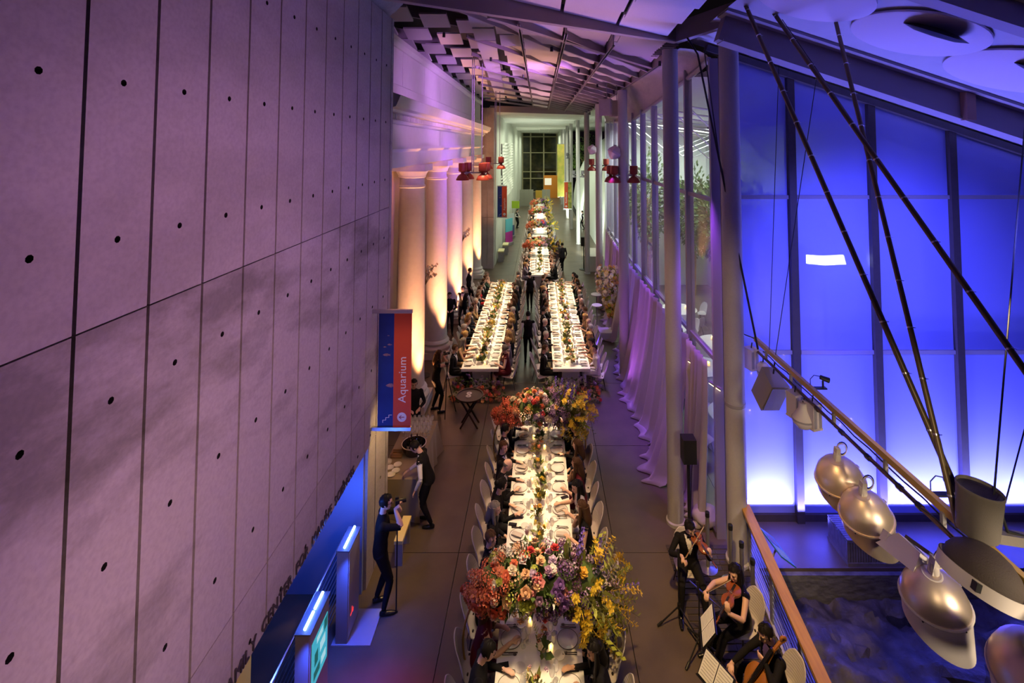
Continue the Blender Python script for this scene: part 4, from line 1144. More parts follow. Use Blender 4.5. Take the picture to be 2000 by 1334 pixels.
def arch(cx, Y, lb, n, fine=True):
    t = thing('flower_hoop', lb, 'flower arch', (cx, Y, 0), 0, 'flower hoops'); RH = 1.1; zc = .68
    MB().tube([(RH * cos(a), 0, zc + RH * sin(a)) for a in [R(-38) + R(256) * i / 44 for i in range(45)]], .016, 8).build('hoop', M_hoop, t)
    for a in (-1, 1): MB().box((a * RH * cos(R(38)), 0, .01), (.20, .34, .02)).build('foot_plate', M_hoop, t, smooth=False)
    rr_ = random.Random(int(Y * 10)); C = Vector((.02, 0, 1.56)); ax = (1.06, .43, .36)
    fp = []
    def surf(front=False):
        while True:
            d = Vector((rr_.gauss(0, 1), rr_.gauss(0, 1), rr_.gauss(0, 1))).normalized()
            if d.z > -.62 and (not front or d.y < .35 or (d.z > .3 and rr_.random() < .5)): break
        return d
    MB().ball(C, (.92, .30, .24), 20, 12).build('flower_base', COLS['leaf'], t)
    for i in range(n):
        d = surf(True); u = d.x * 1.05 + rr_.uniform(-.22, .22); k = rr_.uniform(.86, 1.10)
        p = C + Vector((d.x * ax[0] * k, d.y * ax[1] * k, d.z * ax[2] * k - .22 * d.x * d.x))
        nd = Vector((d.x / ax[0], d.y / ax[1], d.z / ax[2])); kind = 'rose'; s_ = rr_.uniform(.85, 1.25); z = rr_.random()
        if u < -.55: col = rr_.choice(['coral', 'coral', 'salmon', 'salmon', 'coral']); kind = 'hydrangea' if z < .62 else 'rose'; s_ *= 1.0
        elif u < -.15: col = rr_.choice(['peach', 'cream', 'salmon', 'white', 'peach', 'coral', 'lime']); kind = 'rose' if z < .55 else ('hydrangea' if z < .85 else 'blossom')
        elif u < .18: col = rr_.choice(['cream', 'coral', 'white', 'peach', 'mauve', 'red', 'lilac', 'pink']); kind = 'rose' if z < .7 else 'scabiosa'
        elif u < .55: col = rr_.choice(['purple', 'mauve', 'purple', 'plum', 'lilac', 'gold' if z < .3 else 'mauve']); kind = 'hydrangea' if z > .35 else 'rose'
        else:
            col = rr_.choice(['yellow', 'lime', 'olive', 'yellow', 'lilac', 'olive']); kind = {'yellow': 'orchid_spray', 'lime': 'leaf_spray', 'olive': 'leaf_spray', 'lilac': 'scabiosa'}[col]; s_ *= 1.1
            if z < .12 and d.y > 0: kind, col = 'delphinium', 'violet'
        if fine and d.z > .2 and d.y > .1 and u > .45 and z < .4: kind, col = 'delphinium', 'violet'
        bloom(t, kind, col, p, nd, s_ * (1.16 if fine else 1.45))
    for i in range(850 if fine else 260):
        d = surf(); k = rr_.uniform(.55, .88)
        fp.append((C + Vector((d.x * ax[0] * k, d.y * ax[1] * k, d.z * ax[2] * k - .22 * d.x * d.x)), Vector((d.x / ax[0], d.y / ax[1], d.z / ax[2]))))
    foliage(t, [f for f in fp if f[0].x < .35], .13, 'foliage', 'leaf'); foliage(t, [f for f in fp if f[0].x >= .35], .17, 'foliage', 'olive')
    # greenery inside so that the mass is not hollow
    if fine:
        for q in range(7):                              # long yellow sprays on the right, drooping pieces on the left
            bloom(t, 'orchid_spray', 'yellow', C + Vector((.92, rr_.uniform(-.3, .4), rr_.uniform(-.25, .15))), (1, rr_.uniform(-.5, .5), rr_.uniform(-.6, .6)), 1.35)
            bloom(t, 'leaf_spray', 'lime', C + Vector((.80, rr_.uniform(-.45, .2), -.25 - rr_.random() * .15)), (.7, -.5, -.9), 1.5)
    return t


arch(0.0, 7.28, 'gold hoop nearest the camera crowned with coral, cream, purple and yellow flowers', 285)
arch(0.0, 11.85, 'second gold hoop at the far end of the front table, crowned with mixed flowers', 285)
for Y, l in ((31.2, 'first flower hoop over the far centre tables'), (38.7, 'second flower hoop over the far centre tables, beyond a bare table end'), (46.6, 'third flower hoop over the far centre tables'), (54.0, 'fourth and farthest flower hoop near the grey screens')):
    arch(.03, Y, l, 150, False)


# ---- low flowers along the tables
M_vase = mat('bud_vase', (.30, .22, .14), .2, alpha=.6)
VS = MB().lathe([(.03, 0), (.045, .03), (.04, .07), (.022, .10), (.028, .12)], 12).mesh('vase', M_vase)


def posy(cx, y, lb, big=1.0, n=9):
    t = thing('table_posy', lb, 'flowers', (cx, y, TZ), 0, 'low table flowers'); put('vase', VS, t)
    for i in range(n):
        d = Vector((rnd.uniform(-1, 1), rnd.uniform(-1.3, 1.3), rnd.uniform(.25, 1.2))).normalized()
        col = rnd.choice(['yellow', 'peach', 'cream', 'salmon', 'white', 'gold', 'lime', 'violet' if i == 0 else 'cream', 'mauve', 'lime'])
        kind = rnd.choice(['rose', 'rose', 'blossom', 'scabiosa']) if col != 'lime' else 'leaf_spray'
        bloom(t, kind, col, Vector((0, 0, .11)) + d * rnd.uniform(.08, .20) * big, d, .75 * big if kind != 'leaf_spray' else .6)
    foliage(t, [((rnd.uniform(-.05, .05), rnd.uniform(-.08, .08), .10), (rnd.uniform(-1, 1), rnd.uniform(-1, 1), rnd.uniform(.1, 1))) for i in range(26)], .15 * big, 'leaves', 'leaf' if rnd.random() < .5 else 'olive')


for i in range(15):
    y = 6.05 + i * .485
    if abs(y - 7.28) < .25: continue
    posy(rnd.uniform(-.05, .05), y, '%s low posy of small flowers from the near end of the front table' % ORD[i], 1.0, 10)
for j, (n, cx) in enumerate((('left rear', -1.89), ('right rear', 1.01))):
    for i in range(15):
        posy(cx + rnd.uniform(-.06, .06), 16.0 + i * .62, '%s low posy of small flowers from the near end of the %s table' % (ORD[i], n), 1.35, 10)
for i in range(9): posy(rnd.uniform(-.05, .05), 27.3 + i * 1.05, '%s low posy on the centre table beyond the parallel tables' % ORD[i], 1.3, 7)
for i in range(20): candle((-.14, .14)[i % 2] + rnd.uniform(-.03, .03), 5.95 + i * .375, '%s votive candle from the near end of the front table' % ORD[i])
for n, cx in (('left rear', -1.89), ('right rear', 1.01)):
    for i in range(18): candle(cx + rnd.choice((-.15, .15)) + rnd.uniform(-.03, .03), 15.9 + i * .53, '%s votive candle from the near end of the %s table' % (ORD[i], n))

# ================================================================== GUESTS AND CHAIRS
def pick(k):
    sk = rnd.choice(SKIN[:3] + [SKIN[0], SKIN[1]])
    if rnd.random() < .56:
        su = rnd.choice([C_BLK, C_BLK, C_BLK, C_CHAR, C_NAVY]); hp = rnd.choice(['up', 'left', 'right', 'fwd', 'chin'])
        return SEAT[hp], MW(su, su, su, su, su, sk, C_WHT), (rnd.choice(['short', 'short', 'short', 'bald']), rnd.choice(['black', 'brown', 'brown', 'grey', 'white'])), True, {C_BLK: 'black', C_CHAR: 'charcoal', C_NAVY: 'navy'}[su] + ' suit'
    dr, dn = rnd.choice([(C_BLK, 'black dress'), (C_BLK, 'black dress'), (C_MAR, 'maroon dress'), (C_SIL, 'grey lilac dress'), (C_GRN, 'dark green dress'), (C_TAN, 'gold dress'), (C_NAVY, 'navy dress')])
    slv = sk if rnd.random() < .6 else dr
    return SEAT[rnd.choice(['w_up', 'w_fwd', 'w_chin'])], MW(dr, slv, slv if slv is sk else dr, dr, sk, sk, dr), (rnd.choice(['long', 'long', 'bun']), rnd.choice(['black', 'brown', 'brown', 'blond', 'blond', 'grey'])), False, dn


def seat(nm, cx, y, s, k, spec=None, near=True, empty=False, chair_full=True):
    side = 'left' if s < 0 else 'right'; rz_ = -pi / 2 if s < 0 else pi / 2
    off = .90 + rnd.uniform(-.03, .04)
    cr = rz_ + rnd.uniform(-.12, .12)
    chair(cx + s * (off + (.10 if empty else 0)), y, cr, '%swhite shell chair, %s place from near end, %s side, %s table' % ('empty ' if empty else '', ORD[k], side, nm), 'white shell chairs', chair_full)
    if empty: return
    h, mm, hr, tie, dn = spec or pick(k)
    person(h, (cx + s * (off - .03), y, 0), rz_ + rnd.uniform(-.1, .1), 'guest in %s, %s place from near end, %s side, %s table' % (dn, ORD[k], side, nm), mm, hr, 'seated guests', near, tie and near)


def man(pose, su=C_BLK, hair=('short', 'black'), sk=0, tie=True, dn='black suit', shirt=None):
    return SEAT[pose], MW(su, su, su, su, su, SKIN[sk], shirt or C_WHT), hair, tie, dn


def woman(pose, dr=C_BLK, hair=('long', 'brown'), sk=0, bare=True, dn='black dress'):
    b = SKIN[sk] if bare else dr
    return SEAT[pose], MW(dr, b, b, dr, SKIN[sk], SKIN[sk], dr), hair, False, dn


LEFT1 = [man('up', C_CHAR, ('short', 'grey'), 1, False, 'charcoal jacket', C_CHAR), man('fwd', C_BLK, ('short', 'black'), 1, False, 'black shirt', C_BLK), woman('w_fwd', C_MAR, ('long', 'brown'), 0, True, 'maroon dress'), man('up'), man('right', C_BLK, ('short', 'brown')),
         woman('w_up', C_BLK, ('long', 'grey'), 1, False, 'long sleeved black dress'), woman('w_fwd', C_BLK, ('bun', 'black'), 0, False, 'plain black dress'), man('fwd', C_BLK, ('bald', 'grey'), 1, True, 'tuxedo'), man('right', C_BLK, ('short', 'brown'), 1, True, 'tuxedo'), man('left', C_BLK, ('short', 'black')), man('fwd', C_NAVY, ('short', 'black'), 0, True, 'navy suit'), man('up')]
RIGHT1 = [woman('w_up', C_BLK, ('bun', 'black'), 2, True), woman('w_fwd', C_BLK, ('long', 'black'), 2, False, 'long sleeved black dress'), man('left', C_BLK, ('short', 'black'), 2), man('up'), None,
          woman('w_chin', C_BLK, ('long', 'brown')), woman('w_fwd', C_WHT, ('long', 'black'), 0, True, 'white top'), woman('w_chin', C_MAR, ('long', 'brown'), 0, True, 'maroon dress'), woman('w_up', C_NAVY, ('long', 'brown'), 1, False, 'patterned navy dress'), man('right', C_BLK, ('short', 'brown')), man('up', C_BLK, ('short', 'black')), woman('w_fwd', C_SIL, ('long', 'black'), 0, True, 'grey lilac dress')]
for k in range(12):
    y = 6.02 + .61 * k
    for s, LST in ((-1, LEFT1), (1, RIGHT1)):
        setting('front', 0, y, s, k)
        seat('front', 0, y, s, k, LST[k], True, LST[k] is None)
for n, cx in (('left rear', -1.89), ('right rear', 1.01)):
    for k in range(16):
        y = 15.95 + .6 * k
        for s in (-1, 1):
            setting(n, cx, y, s, k, 1)
            sp = None
            if cx > 0 and s > 0 and k == 0: sp = man('left', C_WHT, ('short', 'black'), 0, False, 'white jacket')
            if cx > 0 and s > 0 and k == 1: sp = woman('w_fwd', C_TAN, ('bun', 'black'), 2, True, 'gold dress')
            if cx < 0 and s < 0 and k == 0: sp = man('up', C_BLK, ('short', 'brown'))
            if cx < 0 and s < 0 and k == 5: sp = woman('w_up', C_BLK, ('long', 'blond'), 1, False)
            if cx < 0 and s < 0 and k == 11: sp = woman('w_up', C_RED, ('long', 'brown'), 1, True, 'red dress')
            if cx > 0 and s < 0 and k in (1, 3, 5): seat(n, cx, y, s, k, None, True, True); continue
            seat(n, cx, y, s, k, sp)
for n, cx, y0, c in (('centre', 0, 27.0, 15), ('second centre', .03, 38.1, 12), ('third centre', .05, 47.0, 10), ('farthest', .05, 54.8, 8)):
    for k in range(c):
        for s in (-1, 1):
            setting(n, cx, y0 + .62 * k, s, k, 1 if n == 'centre' and k < 6 else 0)
            seat(n, cx, y0 + .62 * k, s, k, None, False, False, False)
# ================================================================== STAFF AND STANDING PEOPLE
BK = C_BLK


def waiter(pose, loc, rzz, lb, vest=True, hair=('short', 'black'), sk=1, **kw):
    slv = C_WHT if vest else C_BLK
    return person(STND[pose], loc, rzz, lb, MW(BK, slv, slv, BK, BK, SKIN[sk], C_WHT if vest else kw.pop('shirt', C_WHT)), hair, None, True, True)


waiter('walk', (-.42, 17.9, 0), 0, 'waiter in black vest and white sleeves walking away between the tables, nearer of two')
waiter('walk', (-.47, 23.4, 0), .1, 'waiter in black vest and white sleeves between the tables, farther of two')
waiter('lean', (-2.30, 10.35, 0), R(88), 'bartender in black vest and white sleeves leaning over the cloth covered bar table', True, ('short', 'black'), 0)
person(STND['stand'], (-3.28, 12.9, 0), R(200), 'staff member in black standing behind the bar table at the wall end', MW(BK, BK, BK, BK, BK, SKIN[0], BK), ('short', 'black'))
waiter('walk', (-3.30, 21.2, 0), R(170), 'waiter in vest standing beside the second white column')
person(STND['stand'], (-3.72, 20.3, 0), R(190), 'man in black holding a camera beside the second white column', MW(BK, BK, BK, BK, BK, SKIN[0], BK), ('short', 'black'))
person(STND['walk'], (-3.5, 24.2, 0), R(-80), 'man in dark suit standing beside the third white column', MW(BK, BK, BK, BK, BK, SKIN[0], C_WHT), ('short', 'brown'))
person(STND['shoot'], (-3.05, 14.55, 0), R(-60), 'long haired videographer in black filming beside the nearest white column', MW(BK, SKIN[0], SKIN[0], BK, BK, SKIN[0], BK), ('long', 'brown'))
person(STND['walk'], (1.42, 30.3, 0), R(20), 'guest in dark clothes standing right of the centre table', MW(C_CHAR, C_CHAR, C_CHAR, BK, BK, SKIN[0], C_CHAR), ('short', 'black'))
person(STND['stand'], (1.12, 30.9, 0), R(200), 'woman in pale dress standing right of the centre table', MW(C_SIL, SKIN[0], SKIN[0], C_SIL, SKIN[0], SKIN[0], C_SIL), ('long', 'brown'))
waiter('stand', (-2.15, 46.0, 0), R(-120), 'waiter standing by the left wall of the far hall')
waiter('walk', (4.0, 45.2, 0), R(90), 'waiter walking beyond the columns on the far right')
ph = person(STND['shoot'], (-2.70, 8.52, 0), R(-72), 'photographer in black shirt and glasses raising a camera beside the blue kiosk', MW(BK, BK, SKIN[1], BK, BK, SKIN[1], BK), ('short', 'black'), None, True, False, True, 1.05)
M_camb = mat('camera_black', (.015, .015, .016), .4); M_lens = mat('lens_glass', (.02, .03, .05), .05, coat=1)


def photo_camera(loc, rzz, lb):
    t = thing('camera', lb, 'camera', loc, rzz)
    MB().box((0, 0, 0), (.14, .06, .095)).box((0, -.005, .06), (.05, .055, .035)).box((.055, .015, 0), (.035, .05, .09)).build('body', M_camb, t, smooth=False)
    MB().lathe([(.036, .03), (.038, .06), (.036, .065), (.040, .12), (.040, .15), (.034, .15)], 16, Matrix.Rotation(R(-90), 4, 'X')).build('lens', M_camb, t)
    MB().lathe([(.034, .147), (.0, .147)], 16, Matrix.Rotation(R(-90), 4, 'X')).build('front_glass', M_lens, t)
    return t


v = Matrix.Rotation(R(-72), 3, 'Z') @ Vector((0, .265, 1.69)); photo_camera((-2.70 + v.x, 8.52 + v.y, v.z), R(-72), 'black camera held up by the photographer near the kiosk')
v = Matrix.Rotation(R(-60), 3, 'Z') @ Vector((0, .265, 1.60)); photo_camera((-3.05 + v.x, 14.55 + v.y, v.z), R(-60), 'video camera held by the videographer by the column')
t = thing('camera_tripod', 'thin dark tripod standing beside the videographer near the first column', 'tripod', (-2.70, 14.42, 0))
for a in (30, 150, 270): MB().tube([(0, 0, 1.15), (.28 * cos(R(a)), .28 * sin(R(a)), 0)], .014, 6).build('leg', M_blackm, t)
MB().tube([(0, 0, 1.1), (0, 0, 1.42)], .018, 8).box((0, 0, 1.45), (.10, .10, .06)).build('head', M_blackm, t)
t = thing('monopod', 'black monopod standing beside the photographer', 'monopod', (-2.40, 8.46, 0))
MB().tube([(0, 0, 0), (0, 0, 1.5)], .012, 8).build('pole', M_blackm, t); MB().lathe([(.03, 0), (.02, .03)], 10).build('foot', M_blackm, t)

# ================================================================== BAR
M_cloth = mat('olive_table_linen', (.26, .19, .12), .8, sheen=.3)
M_clothtop = M_cloth


def bar_cloth():
    mb = MB(); W, L, h = .80, 2.15, .80; N = 96
    per = []
    for i in range(N):
        t = i / N * 2 * (W + L)
        if t < W: p = (-W / 2 + t, -L / 2, 0, -1)
        elif t < W + L: p = (W / 2, -L / 2 + t - W, 1, 0)
        elif t < 2 * W + L: p = (W / 2 - (t - W - L), L / 2, 0, 1)
        else: p = (-W / 2, L / 2 - (t - 2 * W - L), -1, 0)
        per.append(p)
    V = []; M_ = 8
    for j in range(M_ + 1):
        s_ = j / M_
        for i, (x, y, nx, ny) in enumerate(per):
            corner = max(0, 1 - min(abs(abs(x) - W / 2) + abs(abs(y) - L / 2), .25) / .25)
            f = s_ ** 1.2 * (.05 + .035 * sin(i * 2 * pi / 8 + 1.3 * sin(i * .31)) + .13 * corner)
            cx_, cy_ = nx, ny
            if corner > 0: cx_, cy_ = (1 if x > 0 else -1) * (.7 if corner else abs(nx)), (1 if y > 0 else -1) * .7
            V.append((x + cx_ * f, y + cy_ * f, h * (1 - s_) + .008 * s_ - .0))
    F = [(j * N + i, (j + 1) * N + i, (j + 1) * N + (i + 1) % N, j * N + (i + 1) % N) for j in range(M_) for i in range(N)]
    F.append(tuple(range(N)))
    mb.add(V, F); return mb


BT = (-2.99, 11.55)
BC = bar_cloth().build('bar_table', M_cloth, None, (BT[0], BT[1], 0)); nrm(BC.data)
tag(BC, 'bar table covered to the floor with olive linen at the end of the concrete wall', 'table')
DP = MB().lathe([(0, .004), (.06, .004), (.088, .018), (.088, .014), (.05, 0), (0, 0)], 20, cap=False).mesh('side_plate', M_plate)
for i, (dx, dy) in enumerate(((-.26, -.93), (-.10, -.96), (-.04, -.82), (-.20, -.72), (-.06, -.62), (-.30, -.55))):
    n = (1, 2, 1, 1, 1, 3)[i]
    for k in range(n): tag(put('side_plate', DP, None, (BT[0] + dx - .06, BT[1] + dy, .803 + k * .012)), 'small white plate of the %s stack on the near end of the bar table%s' % (ORD[i], (', ' + ('lowest', 'second', 'topmost')[k]) if n > 1 else ''), 'plate', 'plates on the bar')
t = thing('ice_tub', 'wide dark oval ice tub holding wine bottles on the bar table', 'tub', (BT[0] + .12, BT[1] - .18, .803))
MB().lathe([(.0, 0), (.20, 0), (.25, .10), (.27, .20), (.26, .21), (.24, .12), (.19, .02), (0, .02)], 28, cap=False).build('bowl', mat('tub_steel', (.10, .09, .09), .2, .8), t)
MB().tube([(.268 * cos(a), .268 * sin(a), .205) for a in [2 * pi * i / 28 for i in range(29)]], .009, 6).build('rim', M_chrome, t)
BM = MB().lathe([(.0, 0), (.037, 0), (.037, .19), (.030, .22), (.014, .25), (.014, .31), (0, .31)], 14).mesh('wine_bottle', mat('bottle_glass', (.012, .016, .010), .1, coat=1))
BL = MB().lathe([(.038, .06), (.038, .14)], 14, cap=False).mesh('label', mat('bottle_label', (.55, .48, .36), .6))
BX = MB().lathe([(.0155, .25), (.0155, .315), (0, .316)], 10).mesh('foil', mat('bottle_foil', (.05, .01, .015), .3, .5))
for i, (a, r_) in enumerate(((.2, .13), (1.2, .12), (2.3, .13), (3.4, .12), (4.4, .13), (5.4, .13), (0, .0))):
    b = put('wine_bottle', BM, None, (BT[0] + .12 + r_ * cos(a), BT[1] - .18 + r_ * sin(a), .83)); tag(b, '%s dark wine bottle standing in the ice tub' % ORD[i], 'bottle', 'bottles in the ice tub')
    put('label', BL, b); put('foil', BX, b)
for i in range(36):
    r_, c = divmod(i, 6)
    tag(put('wine_glass', WG, None, (BT[0] - .28 + c * .11 + (r_ % 2) * .03, BT[1] + .38 + r_ * .105, .803)), 'empty wine glass on bar table, %s row from near end, %s from left' % (ORD[r_], ORD[c]), 'glass', 'glasses on the bar')
t = thing('wooden_crate', 'small wooden crate on the left edge of the bar table', 'crate', (BT[0] - .22, BT[1] - .32, .803))
M_crate = mat('crate_wood', (.28, .15, .07), .6)
for a, b in (((-.12, -.09, 0), (.12, .09, .015)),): MB().box2(a, b).build('base', M_crate, t, smooth=False)
for x in (-.12, .12):
    for z in (.03, .08): MB().box((x, 0, z), (.012, .18, .035)).build('slat', M_crate, t, smooth=False)
for y in (-.09, .09):
    for z in (.03, .08): MB().box((0, y, z), (.24, .012, .035)).build('slat', M_crate, t, smooth=False)
t = thing('bench_stool', 'small bench with yellow lit top behind the photographer', 'bench', (-2.62, 9.62, 0))
MB().box((0, 0, .44), (.16, .62, .06)).build('seat', mat('yellow_lit_seat', (.75, .60, .22), .5), t, smooth=False)  # yellow light on the top is put into the seat colour
for y in (-.25, .25): MB().box((0, y, .2), (.14, .05, .40)).build('leg', M_steel, t, smooth=False)

# ---- round side table with two cards
t = thing('folding_tray_table', 'dark round tray table on crossed legs in the aisle left of the flower hoop', 'table', (-1.95, 13.84, 0))
M_dw = mat('dark_wood', (.045, .022, .012), .4)
MB().lathe([(0, .80), (.36, .80), (.38, .82), (.38, .845), (.35, .845), (.34, .825), (0, .825)], 32, cap=False).build('tray_top', M_dw, t)
for y in (-.15, .15):
    for s in (1, -1): MB().beam((-.24 * s, y, 0), (.24 * s, y + .03 * s, .80), .035, .045).build('leg', M_dw, t, smooth=False)
MB().tube([(0, -.15, .40), (0, .15, .40)], .014, 8).build('cross_bar', M_dw, t)
for i, y in enumerate((.10, -.05)):
    c = thing('card', 'white oval card on the dark tray table, %s of two' % ('farther', 'nearer')[i], 'card', (-1.98, 13.84 + y, .8255))
    MB().lathe([(0, .0), (.075, 0), (.075, .006), (0, .006)], 24).build('board', C_WHT, c)
    e = MB().box((0, 0, .0068), (.012, .05, .001)).box((-.012, .008, .0068), (.02, .01, .001)).box((.012, .008, .0068), (.02, .01, .001)).build('emblem', C_BLK, c, smooth=False)

# ================================================================== MUSICIANS
M_vio = mat('violin_varnish', (.28, .075, .02), .2, coat=.6, noise=(6, .7, (.16, .04, .012))); M_ebony = mat('ebony', (.012, .010, .009), .3); M_cello = mat('cello_varnish', (.40, .16, .03), .2, coat=.6, noise=(5, .7, (.26, .08, .02)))
M_bow = mat('bow_wood', (.30, .14, .06), .3); M_hairb = mat('bow_hair', (.75, .70, .62), .5)


def string_instrument(name, lb, k, p0, p1, up, m, peg=None):
    """body end at p0, scroll at p1; unit length about .6"""
    p0, p1 = Vector(p0), Vector(p1); d = (p1 - p0).normalized(); u = Vector(up); u = (u - d * u.dot(d)).normalized(); r = d.cross(u)
    t = thing(name, lb, name, p0); k = (p1 - p0).length / .60
    M = Matrix((r, d, u)).transposed().to_4x4(); t.rotation_euler = M.to_euler()
    t.scale = (k,) * 3
    O = [(0, .0), (.06, .006), (.095, .04), (.102, .085), (.085, .125), (.058, .155), (.056, .185), (.075, .215), (.083, .26), (.068, .31), (.035, .345), (0, .35)]
    half = []
    for i in range(len(O) * 3 - 2):
        x, y = catm(O, i / (len(O) * 3 - 3)); half.append((max(x, 0), y))
    out = half + [(-x, y) for x, y in half[-2:0:-1]]
    n = len(out); mb = MB()
    c = (0, .17)
    def ring(s_, z): return [(c[0] + (x - c[0]) * s_, c[1] + (y - c[1]) * s_, z) for x, y in out]
    V = ring(.5, -.030) + ring(1, -.020) + ring(1.02, -.018) + ring(1, -.016) + ring(1, .012) + ring(1.02, .014) + ring(1, .017) + ring(.5, .030)
    F = [(j * n + i, j * n + (i + 1) % n, (j + 1) * n + (i + 1) % n, (j + 1) * n + i) for j in range(7) for i in range(n)] + [tuple(range(n - 1, -1, -1)), tuple(7 * n + i for i in range(n))]
    mb.add(V, F); mb.build('body', m, t)
    MB().tube([(0, .34, .008), (0, .50, .016)], [.016, .011], 8).build('neck', m, t)
    MB().beam((0, .22, .040), (0, .49, .028), .024, .008).build('fingerboard', M_ebony, t, smooth=False)
    MB().beam((0, .02, .036), (0, .115, .040), .030, .006).build('tailpiece', M_ebony, t, smooth=False)
    MB().box((0, .155, .042), (.044, .004, .030)).build('bridge', M_hairb, t, smooth=False)
    pts = [(0, .50, .012), (0, .55, .005)] + [(0, .575 + .020 * (1 - i / 14) * cos(-1.2 + i * .6), .0 + .020 * (1 - i / 14) * sin(-1.2 + i * .6)) for i in range(12)]
    MB().tube(pts, [.011] * 2 + [.009] * 12, 8).build('scroll', m, t)
    for i, s in enumerate((1, -1, 1, -1)): MB().tube([(0, .51 + .013 * i, .008), (s * .030, .51 + .013 * i, .008)], .0035, 6).build('peg', M_ebony, t)
    for i in range(4): MB().tube([(-.012 + .008 * i, .11, .044), (-.012 + .008 * i, .155, .059), (-.007 + .0047 * i, .50, .030)], .0009, 4).build('string', M_chrome, t)
    for s in (1, -1): MB().tube([(s * .045, .125, .0265), (s * .038, .155, .0285), (s * .043, .185, .0265)], .0028, 5).build('sound_hole', M_ebony, t)
    if peg: MB().tube([(0, 0, 0), (0, -peg / k, 0)], .006, 8).build('end_pin', M_chrome, t)
    return t


def bow(lb, a, b, up):
    a, b = Vector(a), Vector(b); t = thing('bow', lb, 'bow', a); d = b - a; u = Vector(up).normalized() * .018
    MB().tube([(0, 0, 0), d * .5 - u * .2, d], [.0055, .005, .004], 6).build('stick', M_bow, t)
    MB().tube([d * .04 - u, d * .98 - u], .004, 4).build('hair', M_hairb, t)
    MB().box(d * .04 - u * .5, (.02, .02, .022)).build('frog', M_ebony, t, smooth=False); MB().box(d * .985 - u * .5, (.008, .008, .02)).build('tip', M_ebony, t, smooth=False)


def W(loc, rzz, p): q = Matrix.Rotation(rzz, 3, 'Z') @ Vector(p); return Vector(loc) + q


# violinist
L1, r1 = (2.60, 8.82, 0), R(176)
hv = finish(Human(lean=.16, yaw=.35, pitch=-.40, roll=.2, hands=((.20, .45, .96), (-.27, .46, .99)), elbows=((.8, -.1, -.6), (-.4, .1, -1)), feet=((.24, .52, .08), (-.16, .62, .08)), knees=((.25, 1, .8), (-.2, 1, .8)), hdir=((-.5, .6, -.5), (.1, .2, 1)), hnorm=(None, (.6, -.5, 0)), voxel=.009, curl=.9), ('short',))
person(hv, L1, r1, 'violinist in black tuxedo seated at the right playing with head bowed', MW(BK, BK, BK, BK, BK, SKIN[1], C_WHT), ('short', 'black'), 'string players', True, True)
string_instrument('violin', 'brown violin under the chin of the seated man', 1, W(L1, r1, (-.07, .17, 1.11)), W(L1, r1, (-.31, .66, .97)), (-.2, -.3, 1), M_vio)
bow('bow held by the violinist across the violin strings', W(L1, r1, (.17, .50, .95)), W(L1, r1, (-.22, .28, 1.36)), (0, 0, 1))
chair(2.60, 8.84, r1, 'white shell chair under the violinist in the tuxedo', 'white shell chairs')
# violist
L2, r2 = (3.12, 7.80, 0), R(108)
hw = finish(Human(slim=.15, lean=.10, yaw=.30, pitch=-.28, roll=.12, vneck=0, hands=((.16, .50, .94), (-.25, .44, .93)), elbows=((.8, -.1, -.5), (-.5, .1, -1)), feet=((.14, .50, .08), (-.12, .60, .08)), hdir=((-.5, .6, -.4), (.1, .2, 1)), hnorm=(None, (.6, -.5, 0)), voxel=.009, curl=.9), ('long',))
person(hw, L2, r2, 'violist with long black hair in a sparkling black sleeveless dress, seated', MW(C_SEQ, SKIN[1], SKIN[1], C_SEQ, C_SEQ, SKIN[1], C_SEQ), ('long', 'black'), 'string players', True)
string_instrument('viola', 'reddish brown viola held by the woman in sparkling black', 1.1, W(L2, r2, (-.06, .15, 1.10)), W(L2, r2, (-.29, .70, .90)), (-.2, -.3, 1), M_vio)
bow('bow held by the violist across her viola', W(L2, r2, (.14, .54, .93)), W(L2, r2, (-.20, .34, 1.36)), (0, 0, 1))
chair(3.13, 7.80, r2, 'white shell chair behind the violist in sparkling black', 'white shell chairs')
# cellist
L3, r3 = (3.22, 6.88, 0), R(100)
hc_ = finish(Human(lean=.18, yaw=.1, pitch=-.35, hands=((.20, .55, .70), (-.10, .26, .98)), elbows=((.8, -.2, -.4), (-.8, .2, -.3)), feet=((.30, .42, .08), (-.30, .42, .08)), knees=((.8, 1, .8), (-.8, 1, .8)), hdir=((-.5, .5, -.4), (.9, .3, -.2)), hnorm=(None, (0, -1, 0)), voxel=.009, curl=.9), ('short',))
person(hc_, L3, r3, 'cellist in dark suit and glasses seated nearest the camera by the railing', MW(BK, BK, BK, BK, BK, SKIN[1], C_WHT), ('short', 'black'), 'string players', True, False, True)
string_instrument('cello', 'golden brown cello leaning against the seated cellist', 2.1, W(L3, r3, (.02, .62, .20)), W(L3, r3, (-.19, .02, 1.33)), W((0, 0, 0), r3, (0, 1, .4)), M_cello, .24)
bow('bow held by the cellist across the cello strings', W(L3, r3, (.22, .58, .68)), W(L3, r3, (-.40, .64, .60)), (0, 0, 1))
chair(3.24, 6.88, r3, 'white shell chair under the cellist', 'white shell chairs')
chair(3.34, 6.05, R(120), 'empty white shell chair at the bottom edge beside the wooden handrail', 'white shell chairs')


